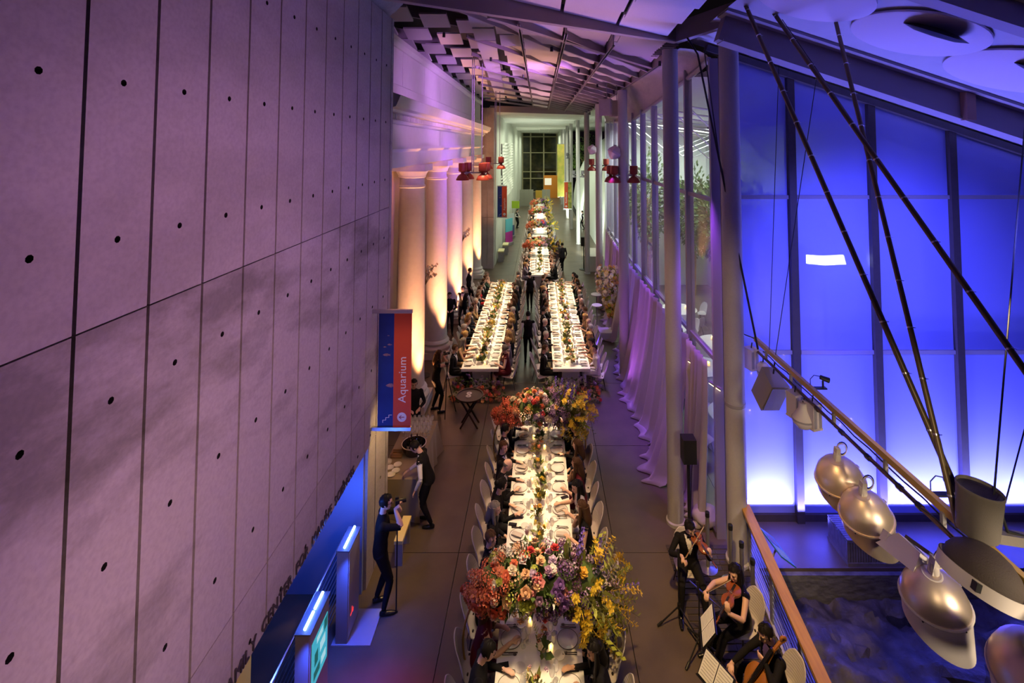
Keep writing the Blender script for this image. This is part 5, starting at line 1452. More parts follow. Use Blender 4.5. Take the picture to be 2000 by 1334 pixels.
def music_stand(loc, rzz, lb, desk=True, h=1.05):
    t = thing('music_stand', lb, 'music stand', loc, rzz, 'music stands')
    for a in (90, 210, 330): MB().tube([(0, 0, .30), (.34 * cos(R(a)), .34 * sin(R(a)), .015)], .012, 6).ball((.34 * cos(R(a)), .34 * sin(R(a)), .018), .018, 8, 5).build('leg', M_blackm, t)
    MB().tube([(0, 0, .10), (0, 0, h)], .012, 8).build('pole', M_blackm, t); MB().lathe([(.022, .28), (.022, .34)], 10).build('collar', M_blackm, t)
    Rx = Matrix.Rotation(R(-35), 3, 'X')
    MB().box((0, .04, h + .10), (.46, .012, .30), 0, Rx).box((0, -.055, h - .02), (.46, .05, .012), 0, Rx).build('desk', M_blackm, t, smooth=False)
    return t, Rx


def sheet(loc, rzz, lb, h=1.05, tablet=False):
    t = thing('sheet_music', lb, 'sheet music', loc, rzz); Rx = Matrix.Rotation(R(-35), 3, 'X')
    M_paper = mat('paper_white', (.80, .82, .80), .7); M_ink = mat('ink', (.12, .12, .13), .8)
    for s in (-1, 1):
        MB().box(Vector((s * .108, .026, h + .115)), (.205, .003, .27), 0, Rx).build('page', M_paper, t, smooth=False)
        m = MB()
        for k in range(8): m.box(Vector((s * .108, .026, h + .115)) + Rx @ Vector((0, -.0024, .11 - .031 * k)), (.17, .001, .004), 0, Rx)
        o = m.build('stave', M_ink, t, smooth=False); o['kind'] = 'stuff'


def mic_stand(loc, rzz, lb, h, boom):
    t = thing('microphone_stand', lb, 'microphone stand', loc, rzz, 'microphone stands')
    for a in (90, 210, 330): MB().tube([(0, 0, .26), (.36 * cos(R(a)), .36 * sin(R(a)), .015)], .012, 6).tube([(.29 * cos(R(a)), .29 * sin(R(a)), .065), (.37 * cos(R(a)), .37 * sin(R(a)), .012)], .020, 8).build('leg', M_blackm, t)
    MB().tube([(0, 0, .12), (0, 0, h)], .011, 8).build('pole', M_blackm, t); MB().lathe([(.026, .22), (.026, .30)], 10).build('collar', M_blackm, t)
    if boom: MB().tube([(-.10, .1, h + .1), (.45, -.30, h - .25)], .009, 6).build('boom_arm', M_chrome, t)
    MB().tube([(0, 0, h), (0, .05, h + .12)], [.012, .020], 10).build('microphone', M_blackm, t)


mic_stand((2.28, 8.28, 0), R(-20), 'black microphone stand on a tripod in front of the violinist', 1.0, False)
mic_stand((2.46, 7.80, 0), R(10), 'black microphone stand with pale boom between violinist and cellist', .9, True)
music_stand((2.30, 7.02, 0), R(-104), 'black music stand seen edge on in front of the violist')
sheet((2.30, 7.02, 0), R(-104), 'open sheet music seen edge on before the violist')
music_stand((2.20, 6.42, 0), R(-60), 'black music stand holding bright pages at the bottom edge', True, .98)
sheet((2.20, 6.42, 0), R(-60), 'bright open sheet music nearest the camera', .98)
t = thing('handbag', 'black bag lying on the floor beside the violist', 'bag', (2.72, 8.0, 0))
MB().lathe([(.02, .0), (.15, .01), (.17, .10), (.12, .2), (.02, .21)], 16).build('body', C_BLK, t); MB().tube([(-.1, 0, .17), (-.06, 0, .30), (.06, 0, .30), (.1, 0, .17)], .010, 6).build('handle', C_BLK, t)
# column speaker
t = thing('column_speaker', 'black loudspeaker on a slim black pole in front of the nearest round column', 'speaker', (2.98, 9.98, 0))
MB().lathe([(.22, 0), (.22, .02), (.03, .04)], 24).build('base', M_blackm, t); MB().tube([(0, 0, .03), (0, 0, 1.5)], .035, 10).build('pole', M_blackm, t)
MB().box((0, 0, 1.72), (.26, .24, .46)).build('cabinet', mat('speaker_black', (.015, .014, .016), .5), t, smooth=False); MB().box((0, -.123, 1.72), (.22, .006, .42)).build('grille', M_blackm, t, smooth=False)
MB().tube([(.06, .12, 1.6), (.16, .2, 1.5), (.10, .14, 1.2), (.04, .05, .2), (.3, -.2, .015)], .008, 6).build('cable', M_blackm, t)
# barrier posts
for i, (x, y) in enumerate(((3.11, 9.30), (3.42, 9.0), (3.46, 8.62), (3.50, 8.28))):
    t = thing('barrier_post', '%s grey barrier post with black cap beside the railing, counted from the far end' % ORD[i], 'post', (x, y, 0), 0, 'barrier posts')
    MB().lathe([(.17, 0), (.17, .012), (.05, .035), (.036, .04)], 24).build('base', M_chrome, t); MB().tube([(0, 0, .03), (0, 0, .93)], .034, 12).build('pole', mat('post_grey', (.26, .25, .26), .4, .6), t)
    MB().lathe([(.040, .92), (.040, 1.0), (.02, 1.01), (0, 1.01)], 14).build('cap', M_blackm, t)
# ================================================================== RAILING, SWAMP
ra, rb = Vector((3.84, 9.38, 0)), Vector((3.44, 5.0, 0))
t = thing('terrace_railing', 'steel rod railing with broad orange wood handrail beside the musicians', 'railing', (0, 0, 0))
d = (rb - ra)
MB().beam(ra + UPV * 1.06, rb + UPV * 1.06, .17, .05).build('handrail', M_wood, t, smooth=False)
M_rpost = mat('rail_post_blue_grey', (.30, .31, .36), .35, .5)
for i in range(5):
    p = ra + d * (i / 4 * .96 + .02); MB().box(p + Vector((.05, 0, .5)), (.03, .09, 1.08)).build('post', M_rpost, t, smooth=False)
for k in range(10): MB().tube([ra + Vector((.05, 0, .12 + k * .09)), rb + Vector((.05, 0, .12 + k * .09))], .008, 6).build('rod', M_chrome, t)
MB().beam(ra + Vector((.10, 0, .02)), rb + Vector((.10, 0, .02)), .16, .06).build('curb', mat('curb_concrete', (.34, .33, .35), .7), t, smooth=False)
t = thing('info_panel', 'dark green information panel tilted on the swamp side of the railing', 'sign', (4.07, 8.62, .92), R(8))
Ry = Matrix.Rotation(R(38), 3, 'Y')
MB().box((0, 0, 0), (.34, .62, .02), 0, Ry).build('board', mat('panel_green', (.03, .13, .12), .4), t, smooth=False)
MB().box(Ry @ Vector((-.02, .12, .012)), (.2, .22, .003), 0, Ry).build('picture', mat('panel_picture', (.06, .05, .03), .4, noise=(14, .9, (.2, .16, .08))), t, smooth=False)
m = MB()
for k in range(6): m.box(Ry @ Vector((-.11 + .04 * k, -.15, .012)), (.012, .22, .002), 0, Ry)
o = m.build('text_lines', mat('panel_text', (.35, .5, .48), .5), t, smooth=False); o['kind'] = 'stuff'
MB().tube([(-.02, 0, -.02), (-.16, 0, -.35)], .015, 6).build('bracket', M_steel, t)
# pit
MB().box2((3.98, 9.22, -1.6), (14, 9.3, -.06)).build('wall_pit', mat('pit_wall_stone', (.16, .16, .17), .7, noise=(6, .9, (.07, .07, .08), (1, 1, 4)), bump=(9, .9)), smooth=False); struct(bpy.data.objects['wall_pit'])
MB().box2((3.9, 2.0, -1.6), (3.98, 9.3, -.02)).build('wall_pit_side', MATS['pit_wall_stone'], smooth=False); struct(bpy.data.objects['wall_pit_side'])
M_rock = mat('swamp_rock', (.028, .024, .021), .6, noise=(3.4, 1, (.075, .066, .056)), bump=(11, 1.0))
from mathutils import noise as NZ
def rock_z(x, y): return -.40 + .30 * NZ.noise(Vector((x * .75, y * .75, 3))) + .16 * NZ.noise(Vector((x * 2.4, y * 2.4, 1))) + .07 * NZ.noise(Vector((x * 6, y * 6, 7))) + .03 * NZ.noise(Vector((x * 15, y * 15, 7)))
o = MB().grid(lambda u, v: (4.0 + 9 * u, 2.2 + 7.0 * v, rock_z(4.0 + 9 * u, 2.2 + 7 * v)), 150, 120).build('rock_bed', M_rock); tag(o, 'dark uneven rocky swamp bed below the railing', 'rock', None, 'stuff')
M_water = mat('dark_water', (.012, .014, .014), .22, alpha=.62, bump=(3.5, .25))
o = MB().box2((3.99, 2.1, -.66), (13.5, 9.2, -.60)).build('swamp_water', M_water, smooth=False); tag(o, 'dark still water between the swamp rocks', 'water', None, 'stuff')
def boulder(x, y, z, s, seed, lb, m):
    bm = bmesh.new(); bmesh.ops.create_icosphere(bm, subdivisions=3, radius=1)
    for v in bm.verts:
        k = 1 + .34 * NZ.noise(v.co * 1.4 + Vector((seed, 0, 0))) + .16 * NZ.noise(v.co * 4 + Vector((seed, 4, 0)))
        v.co = Vector((v.co.x * s[0], v.co.y * s[1], v.co.z * s[2])) * k
    me = bpy.data.meshes.new('boulder'); bm.to_mesh(me); bm.free(); me.materials.append(m)
    tag(put('boulder', me, None, (x, y, z)), lb, 'rock', 'swamp boulders')
M_pale = mat('pale_rock', (.42, .38, .37), .6, noise=(7, .9, (.16, .14, .14)), bump=(12, .8))
boulder(4.55, 6.65, -.42, (.22, .30, .26), 2, 'pale crumpled boulder at the bottom edge beside the handrail', M_pale)
boulder(5.75, 7.0, -.46, (.30, .34, .24), 5, 'pale boulder behind the white bell lamp', M_pale)
boulder(5.0, 8.4, -.6, (.5, .36, .25), 9, 'dark boulder at the foot of the pit wall', M_rock)
boulder(6.6, 7.9, -.6, (.6, .4, .3), 12, 'dark boulder in the water at right', M_rock)
boulder(4.7, 7.5, -.62, (.4, .4, .24), 15, 'dark boulder in the swamp near the railing', M_rock)
# slatted box
t = thing('slatted_box', 'low grey slatted wooden box on the blue lit ledge by the window', 'box', (5.72, 9.34, 0))
M_slat = mat('weathered_slat', (.20, .18, .18), .7, noise=(8, .7, (.12, .11, .11)))
MB().box2((.02, .02, 0), (1.04, .62, .44)).build('core', M_dark, t, smooth=False)
for k in range(22): MB().box2((.01 + k * .0475, 0, .06), (.048 + k * .0475, .02, .42)).build('slat', M_slat, t, smooth=False)
for k in range(13): MB().box2((0, .01 + k * .0475, .06), (.02, .048 + k * .0475, .42)).build('slat', M_slat, t, smooth=False)
for k in range(12): MB().box2((0, .01 + k * .052, .44), (1.06, .052 + k * .052, .465)).build('top_slat', M_slat, t, smooth=False)
for a, b in (((-.005, -.008, 0), (1.065, .02, .06)), ((-.005, -.008, .42), (1.065, .02, .468)), ((-.008, 0, 0), (.02, .64, .06))): MB().box2(a, b).build('frame_rail', M_slat, t, smooth=False)
# ================================================================== LIGHTING RIG
M_bar = mat('rig_bar_yellow_lit', (.58, .38, .09), .45, .2); M_rust = mat('rig_pipe_brown', (.17, .10, .075), .5, .3); M_ofw = mat('lamp_offwhite', (.58, .52, .47), .5); M_bell = mat('spun_aluminium', (.68, .55, .43), .38, .7); M_cab = mat('black_cable', (.012, .012, .012), .5)  # the yellow light on the bar is put into its colour
t = thing('lighting_rig', 'long yellow lit steel bar with a brown pipe slung below, hung over the swamp', 'lighting rig', (0, 0, 0))
MB().box2((4.27, 3.4, 3.90), (4.33, 9.84, 3.985)).build('bar', M_bar, t, smooth=False)
MB().tube([(4.25, 3.4, 3.76), (4.25, 9.6, 3.78)], .026, 10).build('pipe', M_rust, t)
for y in (4.2, 5.3, 6.15, 7.2, 8.4, 9.3): MB().box2((4.245, y - .02, 3.75), (4.285, y + .02, 3.92)).build('hanger', M_steel, t, smooth=False)
for y in (4.7, 5.6, 5.9, 6.45, 7.0, 7.6): MB().tube([(4.25, y - .035, 3.765), (4.25, y + .035, 3.765)], .036, 8).build('clamp', M_blackm, t)
MB().tube([(4.30, 3.5 + i * .3, 3.86 - .035 * abs(sin(i * 1.3))) for i in range(21)], .010, 6).build('cable', M_cab, t)
MB().tube([(4.22, 3.6 + i * .25, 3.80 + .03 * sin(i * 2.1)) for i in range(24)], .008, 6).build('cable', M_cab, t)
MB().tube([(3.98, 9.84, .3), (3.98, 9.84, 3.98), (4.02, 9.84, 4.05), (4.28, 9.82, 3.95)], .012, 6).build('conduit', M_cab, t)


def bell(x, y, z, r, lb, dome_m, rim_m, skirt_m, tilt=(0, 0), skirt=.30, cut=.16):
    t = thing('bell_lamp', lb, 'lamp', (x, y, z), 0, 'bell lamps'); t.rotation_euler = (R(tilt[0]), R(tilt[1]), 0)
    MB().lathe([(r, 0), (r * .97, r * .22), (r * .86, r * .48), (r * .66, r * .72), (r * .40, r * .90), (r * .22, r * .98), (0, r)], 32).build('dome', dome_m, t)
    MB().lathe([(r * .30, r * .93), (r * .30, r * .955), (r * .26, r * .965)], 28, cap=False).build('dome_ring', rim_m, t)
    MB().tube([(r * 1.01 * cos(a), r * 1.01 * sin(a), 0) for a in [2 * pi * i / 36 for i in range(37)]], .014, 6).build('rim', rim_m, t)
    def sk(u, v):
        a = 2 * pi * u; l = skirt + cut * cos(a + .5); return (r * .98 * cos(a), r * .98 * sin(a), -l * v)
    MB().grid(sk, 36, 5).build('skirt', skirt_m, t)
    for k in range(5): MB().ball((r * 1.0 * cos(k * 1.25 - 2.6), r * 1.0 * sin(k * 1.25 - 2.6), -.03), .010, 6, 4).build('rivet', M_blackm, t)
    MB().beam((-.02, 0, r * 1.0), (r * .95, .02, r * .30), .05, .03).build('yoke', M_steel, t, smooth=False)
    MB().beam((0, 0, r * .98), (.05, 0, r * .98 + .17), .07, .06).build('socket_neck', M_ofw, t, smooth=False)
    MB().lathe([(.045, 0), (.05, .06), (.03, .12)], 12, Matrix.Translation((.02, .0, r * .96))).build('socket', M_ofw, t)
    for q in (0, 1): MB().tube([(.10 + .07 * cos(a) + .02 * q, .02 * q, r + .12 + .09 * sin(a)) for a in [2 * pi * i / 14 for i in range(15)]], .009, 6).build('cable_loop', M_cab if q else M_ofw, t)
    return t


bell(4.18, 6.95, 3.16, .305, 'farthest metal bell lamp on the rig, bronze lit', M_bell, M_bell, M_bell, (8, -14))
bell(4.18, 6.42, 3.07, .30, 'second metal bell lamp from the far end of the rig', M_bell, M_bell, M_bell, (8, -14))
bell(4.13, 5.28, 3.06, .30, 'bright white bell lamp with tall cut skirt below the rig', M_bell, M_ofw, M_ofw, (6, -8), .34, .14)
bell(4.22, 4.28, 3.30, .34, 'brightest bell lamp at the lower right edge, nearest of the rig', M_bell, M_ofw, M_ofw, (10, -12), .34, .12)
t = thing('dark_dome_lamp', 'large lamp with dark brown dome and white rim seen from above', 'lamp', (4.0, 4.56, 3.92)); t.rotation_euler = (R(-4), R(22), 0)
M_dkd = mat('dark_brown_enamel', (.055, .040, .032), .75, bump=(90, .3)); r = .315
MB().lathe([(r * .90, .0), (r * .88, .07), (r * .76, .14), (r * .54, .20), (r * .28, .235), (0, .245)], 36).build('dome', M_dkd, t)
MB().lathe([(r, .02), (r, -.10), (r * .97, -.10), (r * .90, .0), (r * .97, .02)], 40, cap=False).build('rim', M_ofw, t)
for a in (220, 330): MB().box((r * cos(R(a)), r * sin(R(a)), -.03), (.05, .05, .07)).build('latch', M_blackm, t, smooth=False)
t = thing('canister_lamp', 'dark grey cylindrical lamp can with open black top on an arm', 'lamp', (4.20, 4.82, 4.08)); t.rotation_euler = (0, R(6), 0); t.scale = (.84, .84, .88)
M_can = mat('canister_grey', (.13, .115, .10), .6, bump=(120, .2)); r = .215
MB().lathe([(r * .86, 0), (r * .90, .02), (r, .44), (r * 1.03, .45), (r * 1.03, .48), (r * .99, .485), (r * .96, .45)], 32).build('body', M_can, t)
MB().lathe([(r * .96, .45), (0, .44)], 32).build('top_plate', M_dkd, t)
MB().tube([(r, 0, .47), (r + .05, -.02, .40), (r + .06, 0, .2), (r + .18, .05, .02), (r + .5, .1, -.06)], .016, 8).build('cable', M_cab, t)
MB().beam((.10, 0, .0), (.75, .12, -.10), .12, .10).build('arm', M_can, t, smooth=False)
t = thing('flood_box', 'off-white angular flood lamp box hanging above the white bell lamp', 'lamp', (4.14, 5.62, 3.20)); t.rotation_euler = (R(-18), R(34), R(-10))
MB().add([(-.16, -.30, -.1), (.16, -.30, -.1), (.16, .30, -.1), (-.16, .30, -.1), (-.13, -.26, .10), (.13, -.26, .10), (.13, .10, .14), (-.13, .10, .14)], [(0, 3, 2, 1), (4, 5, 6, 7), (0, 1, 5, 4), (1, 2, 6, 5), (2, 3, 7, 6), (3, 0, 4, 7)]).build('housing', M_ofw, t, smooth=False)
MB().box((0, .24, .02), (.30, .10, .12)).build('ballast_box', M_ofw, t, smooth=False); MB().box((0, -.05, .155), (.06, .36, .04)).build('bracket', M_blackm, t, smooth=False)
t = thing('rig_loudspeaker', 'grey wedge loudspeaker with olive grille hanging under the far rig', 'speaker', (4.22, 9.02, 3.34)); t.rotation_euler = (R(22), R(8), R(16))
MB().add([(-.22, -.16, -.30), (.18, -.16, -.30), (.12, .24, -.26), (-.16, .24, -.26), (-.22, -.16, .24), (.18, -.16, .24), (.12, .24, .30), (-.16, .24, .30)], [(0, 3, 2, 1), (4, 5, 6, 7), (0, 1, 5, 4), (1, 2, 6, 5), (2, 3, 7, 6), (3, 0, 4, 7)]).build('cabinet', mat('speaker_grey', (.26, .22, .20), .6), t, smooth=False)
MB().box((-.02, -.167, -.03), (.36, .012, .48)).build('grille', mat('olive_grille', (.20, .16, .035), .8, bump=(160, .6)), t, smooth=False); MB().tube([(0, .1, .28), (.03, .2, .46)], .015, 6).build('bracket', M_blackm, t)


def ballast(x, y, z, lb, rz_=0):
    t = thing('ballast_box', lb, 'control box', (x, y, z), rz_, 'rig ballast boxes')
    MB().box((0, 0, 0), (.17, .20, .36)).build('case', M_ofw, t, smooth=False)
    for k in (-1, 1): MB().box((k * .05, -.103, 0), (.05, .008, .32)).build('fin', M_steel, t, smooth=False)
    MB().box((0, 0, .185), (.185, .215, .03)).build('lid', M_ofw, t, smooth=False); MB().box((0, 0, -.185), (.185, .215, .03)).build('lid', M_ofw, t, smooth=False)
    MB().tube([(0, 0, .2), (.02, 0, .30)], .012, 6).build('hook', M_blackm, t)


ballast(4.16, 9.70, 3.62, 'off-white ballast box at the far end of the rig', .3)
ballast(4.18, 8.12, 3.56, 'off-white ballast box beside the globe lamp, farther of the pair', .3); ballast(4.32, 7.86, 3.54, 'off-white ballast box beside the globe lamp, nearer of the pair', .3)
t = thing('canister_lamp', 'small pale canister lamp next to the far ballast box', 'lamp', (4.24, 9.38, 3.42)); MB().lathe([(.0, 0), (.09, 0), (.11, .04), (.11, .20), (.06, .26), (0, .27)], 20).build('body', M_ofw, t); MB().lathe([(.115, .08), (.115, .11)], 20).build('band', M_steel, t); MB().tube([(0, 0, .26), (.01, 0, .36)], .012, 6).build('hook', M_blackm, t)
t = thing('globe_lamp', 'round pale lamp head hanging below the paired ballast boxes', 'lamp', (4.20, 7.92, 3.30)); MB().lathe([(0, 0), (.10, .02), (.155, .09), (.16, .15), (.12, .22), (.07, .30), (.06, .40)], 24).build('shade', M_ofw, t); MB().lathe([(.165, .13), (.165, .155)], 24).build('band', M_steel, t); MB().tube([(0, 0, .38), (.03, 0, .47)], .012, 6).build('hook', M_blackm, t)
for i, (x, y, z) in enumerate(((4.44, 7.9, 3.93), (4.46, 5.55, 3.93))):
    t = thing('clip_lamp', 'small black clip lamp on a flat arm at the %s of the rig' % ('far half', 'near half')[i], 'lamp', (x, y, z), 0, 'rig clip lamps')
    MB().box((0, 0, 0), (.26, .07, .02)).build('arm_plate', M_blackm, t, smooth=False); MB().tube([(.08, 0, .01), (.08, 0, .12)], .016, 8).build('stem', M_blackm, t)
    MB().tube([(.04, 0, .17), (.16, -.03, .13)], [.035, .045], 12).build('head', M_blackm, t); MB().tube([(-.12, 0, .0), (-.12, 0, .14), (-.06, 0, .20), (.04, 0, .18)], .007, 6).build('cable', M_cab, t)


def strut(a, b, r, lb, n, m):
    t = thing('strut_pole', lb, 'pole', (0, 0, 0), 0, 'rig strut poles'); a, b = Vector(a), Vector(b)
    MB().tube([a, b], r, 10).build('pole', m, t)
    for k in range(n):
        p = a.lerp(b, (k + .5) / n); q = (b - a).normalized() * .008
        MB().tube([p - q, p + q], r * 1.12, 10).build('cable_tie', M_chrome, t)
        MB().box(p + Vector((r * 1.4, -.01, 0)), (.03, .006, .006)).build('tie_tail', M_chrome, t, smooth=False)


M_pole = mat('pole_dark_bronze', (.13, .095, .05), .4, .3)
strut((3.49, 8.2, 10.32), (4.31, 5.0, 4.0), .034, 'leftmost dark strut pole running down to the canister lamp', 13, M_pole)
strut((3.93, 8.2, 10.2), (4.82, 4.85, 5.5), .034, 'right dark strut pole running off the right edge', 10, M_pole)
strut((4.71, 7.6, 9.75), (4.16, 4.98, 4.0), .030, 'lighter strut pole crossing behind the leftmost one', 12, mat('pole_bronze', (.17, .125, .06), .4, .3))


def wire(pts, r, lb):
    o = MB().tube(pts, r, 6).build('rig_cable', M_cab); tag(o, lb, 'cable', 'rig suspension cables')


wire([(2.96, 9.6, 9.95), (3.13, 9.5, 9.6), (4.07, 9.2, 4.0)], .020, 'thick black cable from the roof edge to the far rig')
wire([(5.3, 9.1, 9.42), (4.30, 9.0, 3.98)], .007, 'thin wire rising right from the far rig')
wire([(4.6, 9.2, 9.62), (4.28, 9.2, 3.98)], .006, 'thin wire rising steeply from the far rig')
wire([(7.5, 7.4, 8.6), (4.34, 4.78, 4.46)], .009, 'reddish wire at far right behind the poles')
wire([(3.4, 9.9, 9.75), (3.65, 9.6, 6.8)], .012, 'short cable ending at the glass wall transom')
wire([(4.06, 8.0, 9.9), (4.98, 4.5, 4.9)], .006, 'thin wire beside the right strut pole')
wire([(8.9, 7.6, 8.15), (4.42, 4.75, 4.42)], .007, 'thin wire rising to the right edge above the canister lamp')
# added glowing panels on a mast, standing in for a reflection in the glass
t = thing('twin_panel_reflection', 'white glowing twin panels behind the blue glass, standing in for a reflection', 'lamp', (6.42, 10.95, 5.24)); t.scale = (1.15, 1, 1.15)
M_pan = mat('reflection_panel', (1, 1, 1), .5, emit=(.85, .92, 1.0), estr=40)
MB().add([(-.38, 0, -.08), (-.02, .05, -.12), (-.02, .05, .06), (-.38, 0, .09), (-.38, .04, -.08), (-.02, .09, -.12), (-.02, .09, .06), (-.38, .04, .09)], [(0, 1, 2, 3), (7, 6, 5, 4), (0, 4, 5, 1), (1, 5, 6, 2), (2, 6, 7, 3), (3, 7, 4, 0)]).build('panel', M_pan, t, smooth=False)
MB().add([(.0, .05, -.12), (.38, 0, -.09), (.34, 0, .09), (.0, .05, .06), (.0, .09, -.12), (.38, .04, -.09), (.34, .04, .09), (.0, .09, .06)], [(0, 1, 2, 3), (7, 6, 5, 4), (0, 4, 5, 1), (1, 5, 6, 2), (2, 6, 7, 3), (3, 7, 4, 0)]).build('panel', M_pan, t, smooth=False)
MB().tube([(0, .1, .05), (0, .1, -4.54)], .03, 8).build('mast', M_steel, t)
# ================================================================== HANGING RED LAMPS, BANNERS
M_redl = mat('red_lamp_enamel', (.24, .028, .014), .45)
RLB = MB().lathe([(0, .44), (.13, .44), (.14, .42), (.14, .24), (.12, .22), (.06, .205), (.055, .17), (.08, .155), (.16, .11), (.215, .03), (.22, 0), (.20, 0), (.15, .09), (.05, .14)], 20, cap=False).mesh('red_lamp', M_redl)
RLG = MB().lathe([(.19, .015), (0, .015)], 18).mesh('lens', mat('lamp_lens', (.3, .2, .12), .2))
def red_lamp(x, y, z, lb, arm=0, m=None, sc_=1.0, back=0):
    o = put('hanging_lamp', RLB, None, (x, y, z - .06), (0, 0, 0), (sc_, sc_, sc_ * 1.3)); tag(o, lb, 'lamp', 'bell shaped hall lamps'); put('lens', RLG, o)
    if m: setm(o, 0, m)
    if arm: MB().tube([(0, 0, .19), (arm, 0, .19)], .022, 8).build('arm', M_steel, o)
    if back: MB().tube([(0, 0, .15), (0, -back, .15)], .02, 8).build('arm', M_steel, o)
    return o
for nm_, y, xs2, z in (('nearer', 16.45, (-2.58, -1.90), 6.68), ('farther', 23.5, (-2.45, -1.88), 6.72)):
    t = thing('lamp_bar', '%s grey bar on long rods carrying red lamps beside the colonnade' % nm_, 'lamp bar', (0, y, 0))
    MB().beam((xs2[0] + .02, 0, z + .19), (xs2[1] - .02, 0, z + .19), .05, .05).build('bar', M_steel, t, smooth=False)
    for x in (xs2[0] + .28, xs2[0] + .34, xs2[1] - .06): MB().tube([(x, 0, z + .2), (x, 0, 10.9)], .016, 6).build('rod', M_steel, t)
red_lamp(-2.60, 16.38, 6.68, 'red lamp at the left end of the nearer lamp bar'); red_lamp(-2.50, 16.95, 6.68, 'red lamp behind the left end of the nearer lamp bar', back=.5)
red_lamp(-1.92, 16.38, 6.68, 'red lamp at the right end of the nearer lamp bar'); red_lamp(-1.86, 16.95, 6.68, 'red lamp behind the right end of the nearer lamp bar', back=.5)
red_lamp(-2.47, 23.4, 6.72, 'red lamp at the left end of the farther lamp bar'); red_lamp(-1.86, 23.4, 6.72, 'red lamp at the right end of the farther lamp bar')
red_lamp(2.53, 23.6, 6.62, 'red lamp left of the column behind the flower stand', .2); red_lamp(3.23, 23.6, 6.62, 'red lamp right of the column behind the flower stand', -.2)
red_lamp(2.55, 16.6, 6.58, 'red lamp left of the column above the purple drapes', .2); red_lamp(3.22, 16.6, 6.58, 'red lamp right of the column above the purple drapes', -.2)
red_lamp(2.47, 16.9, 6.58, 'red lamp behind left of the column above the purple drapes')
M_gl2 = mat('grey_lamp', (.16, .15, .17), .4)
red_lamp(2.70, 38.6, 5.3, 'small grey lamp left of the fifth column in the far hall', .2, M_gl2, .95); red_lamp(3.42, 38.6, 5.3, 'small grey lamp right of the fifth column in the far hall', -.2, M_gl2, .95)
red_lamp(2.6, 45.4, 6.6, 'small grey lamp by the sixth column in the far hall', .2, M_gl2, .95)
for i, (x, y, z, s) in enumerate(((2.56, 23.6, 7.55, 1.0), (2.58, 16.7, 7.52, 1.0))):
    t = thing('cube_floodlight', 'pale faceted floodlight on the column %s' % ('behind the flower stand', 'above the purple drapes')[i], 'lamp', (x, y, z), 0, 'cube floodlights')
    MB().lathe([(0, -.24), (.13, -.16), (.26, -.02), (.26, .06), (.15, .22), (0, .26)], 6, Matrix.Rotation(R(30), 4, 'Y')).build('housing', mat('flood_lilac', (.50, .44, .52), .5), t, smooth=False)
    MB().tube([(0, 0, .03), (.30, 0, .05)], .03, 8).build('arm', M_steel, t); MB().box((.02, 0, .22), (.10, .08, .14)).build('driver_box', M_steel, t, smooth=False)
for i, (x, y) in enumerate(((2.02, 14.6), (2.42, 14.4))):
    t = thing('soffit_loudspeaker', 'mauve wedge loudspeaker under the ceiling edge, %s of two' % ('left', 'right')[i], 'speaker', (2.36 + i * .42, 16.9 + i * .5, 9.10), R(-25), 'ceiling loudspeakers')
    MB().add([(-.22, -.20, -.28), (.22, -.20, -.28), (.14, .2, -.2), (-.14, .2, -.2), (-.22, -.26, .30), (.22, -.26, .30), (.14, .2, .30), (-.14, .2, .30)], [(0, 3, 2, 1), (4, 5, 6, 7), (0, 1, 5, 4), (1, 2, 6, 5), (2, 3, 7, 6), (3, 0, 4, 7)]).build('cabinet', mat('speaker_mauve', (.34, .28, .28), .6), t, smooth=False)
    MB().box((0, -.236, .01), (.40, .02, .52), 0, Matrix.Rotation(R(5.9), 3, 'X')).build('grille', M_steel, t, smooth=False); MB().tube([(0, 0, .28), (0, 0, .95)], .014, 6).build('hanger', M_steel, t)


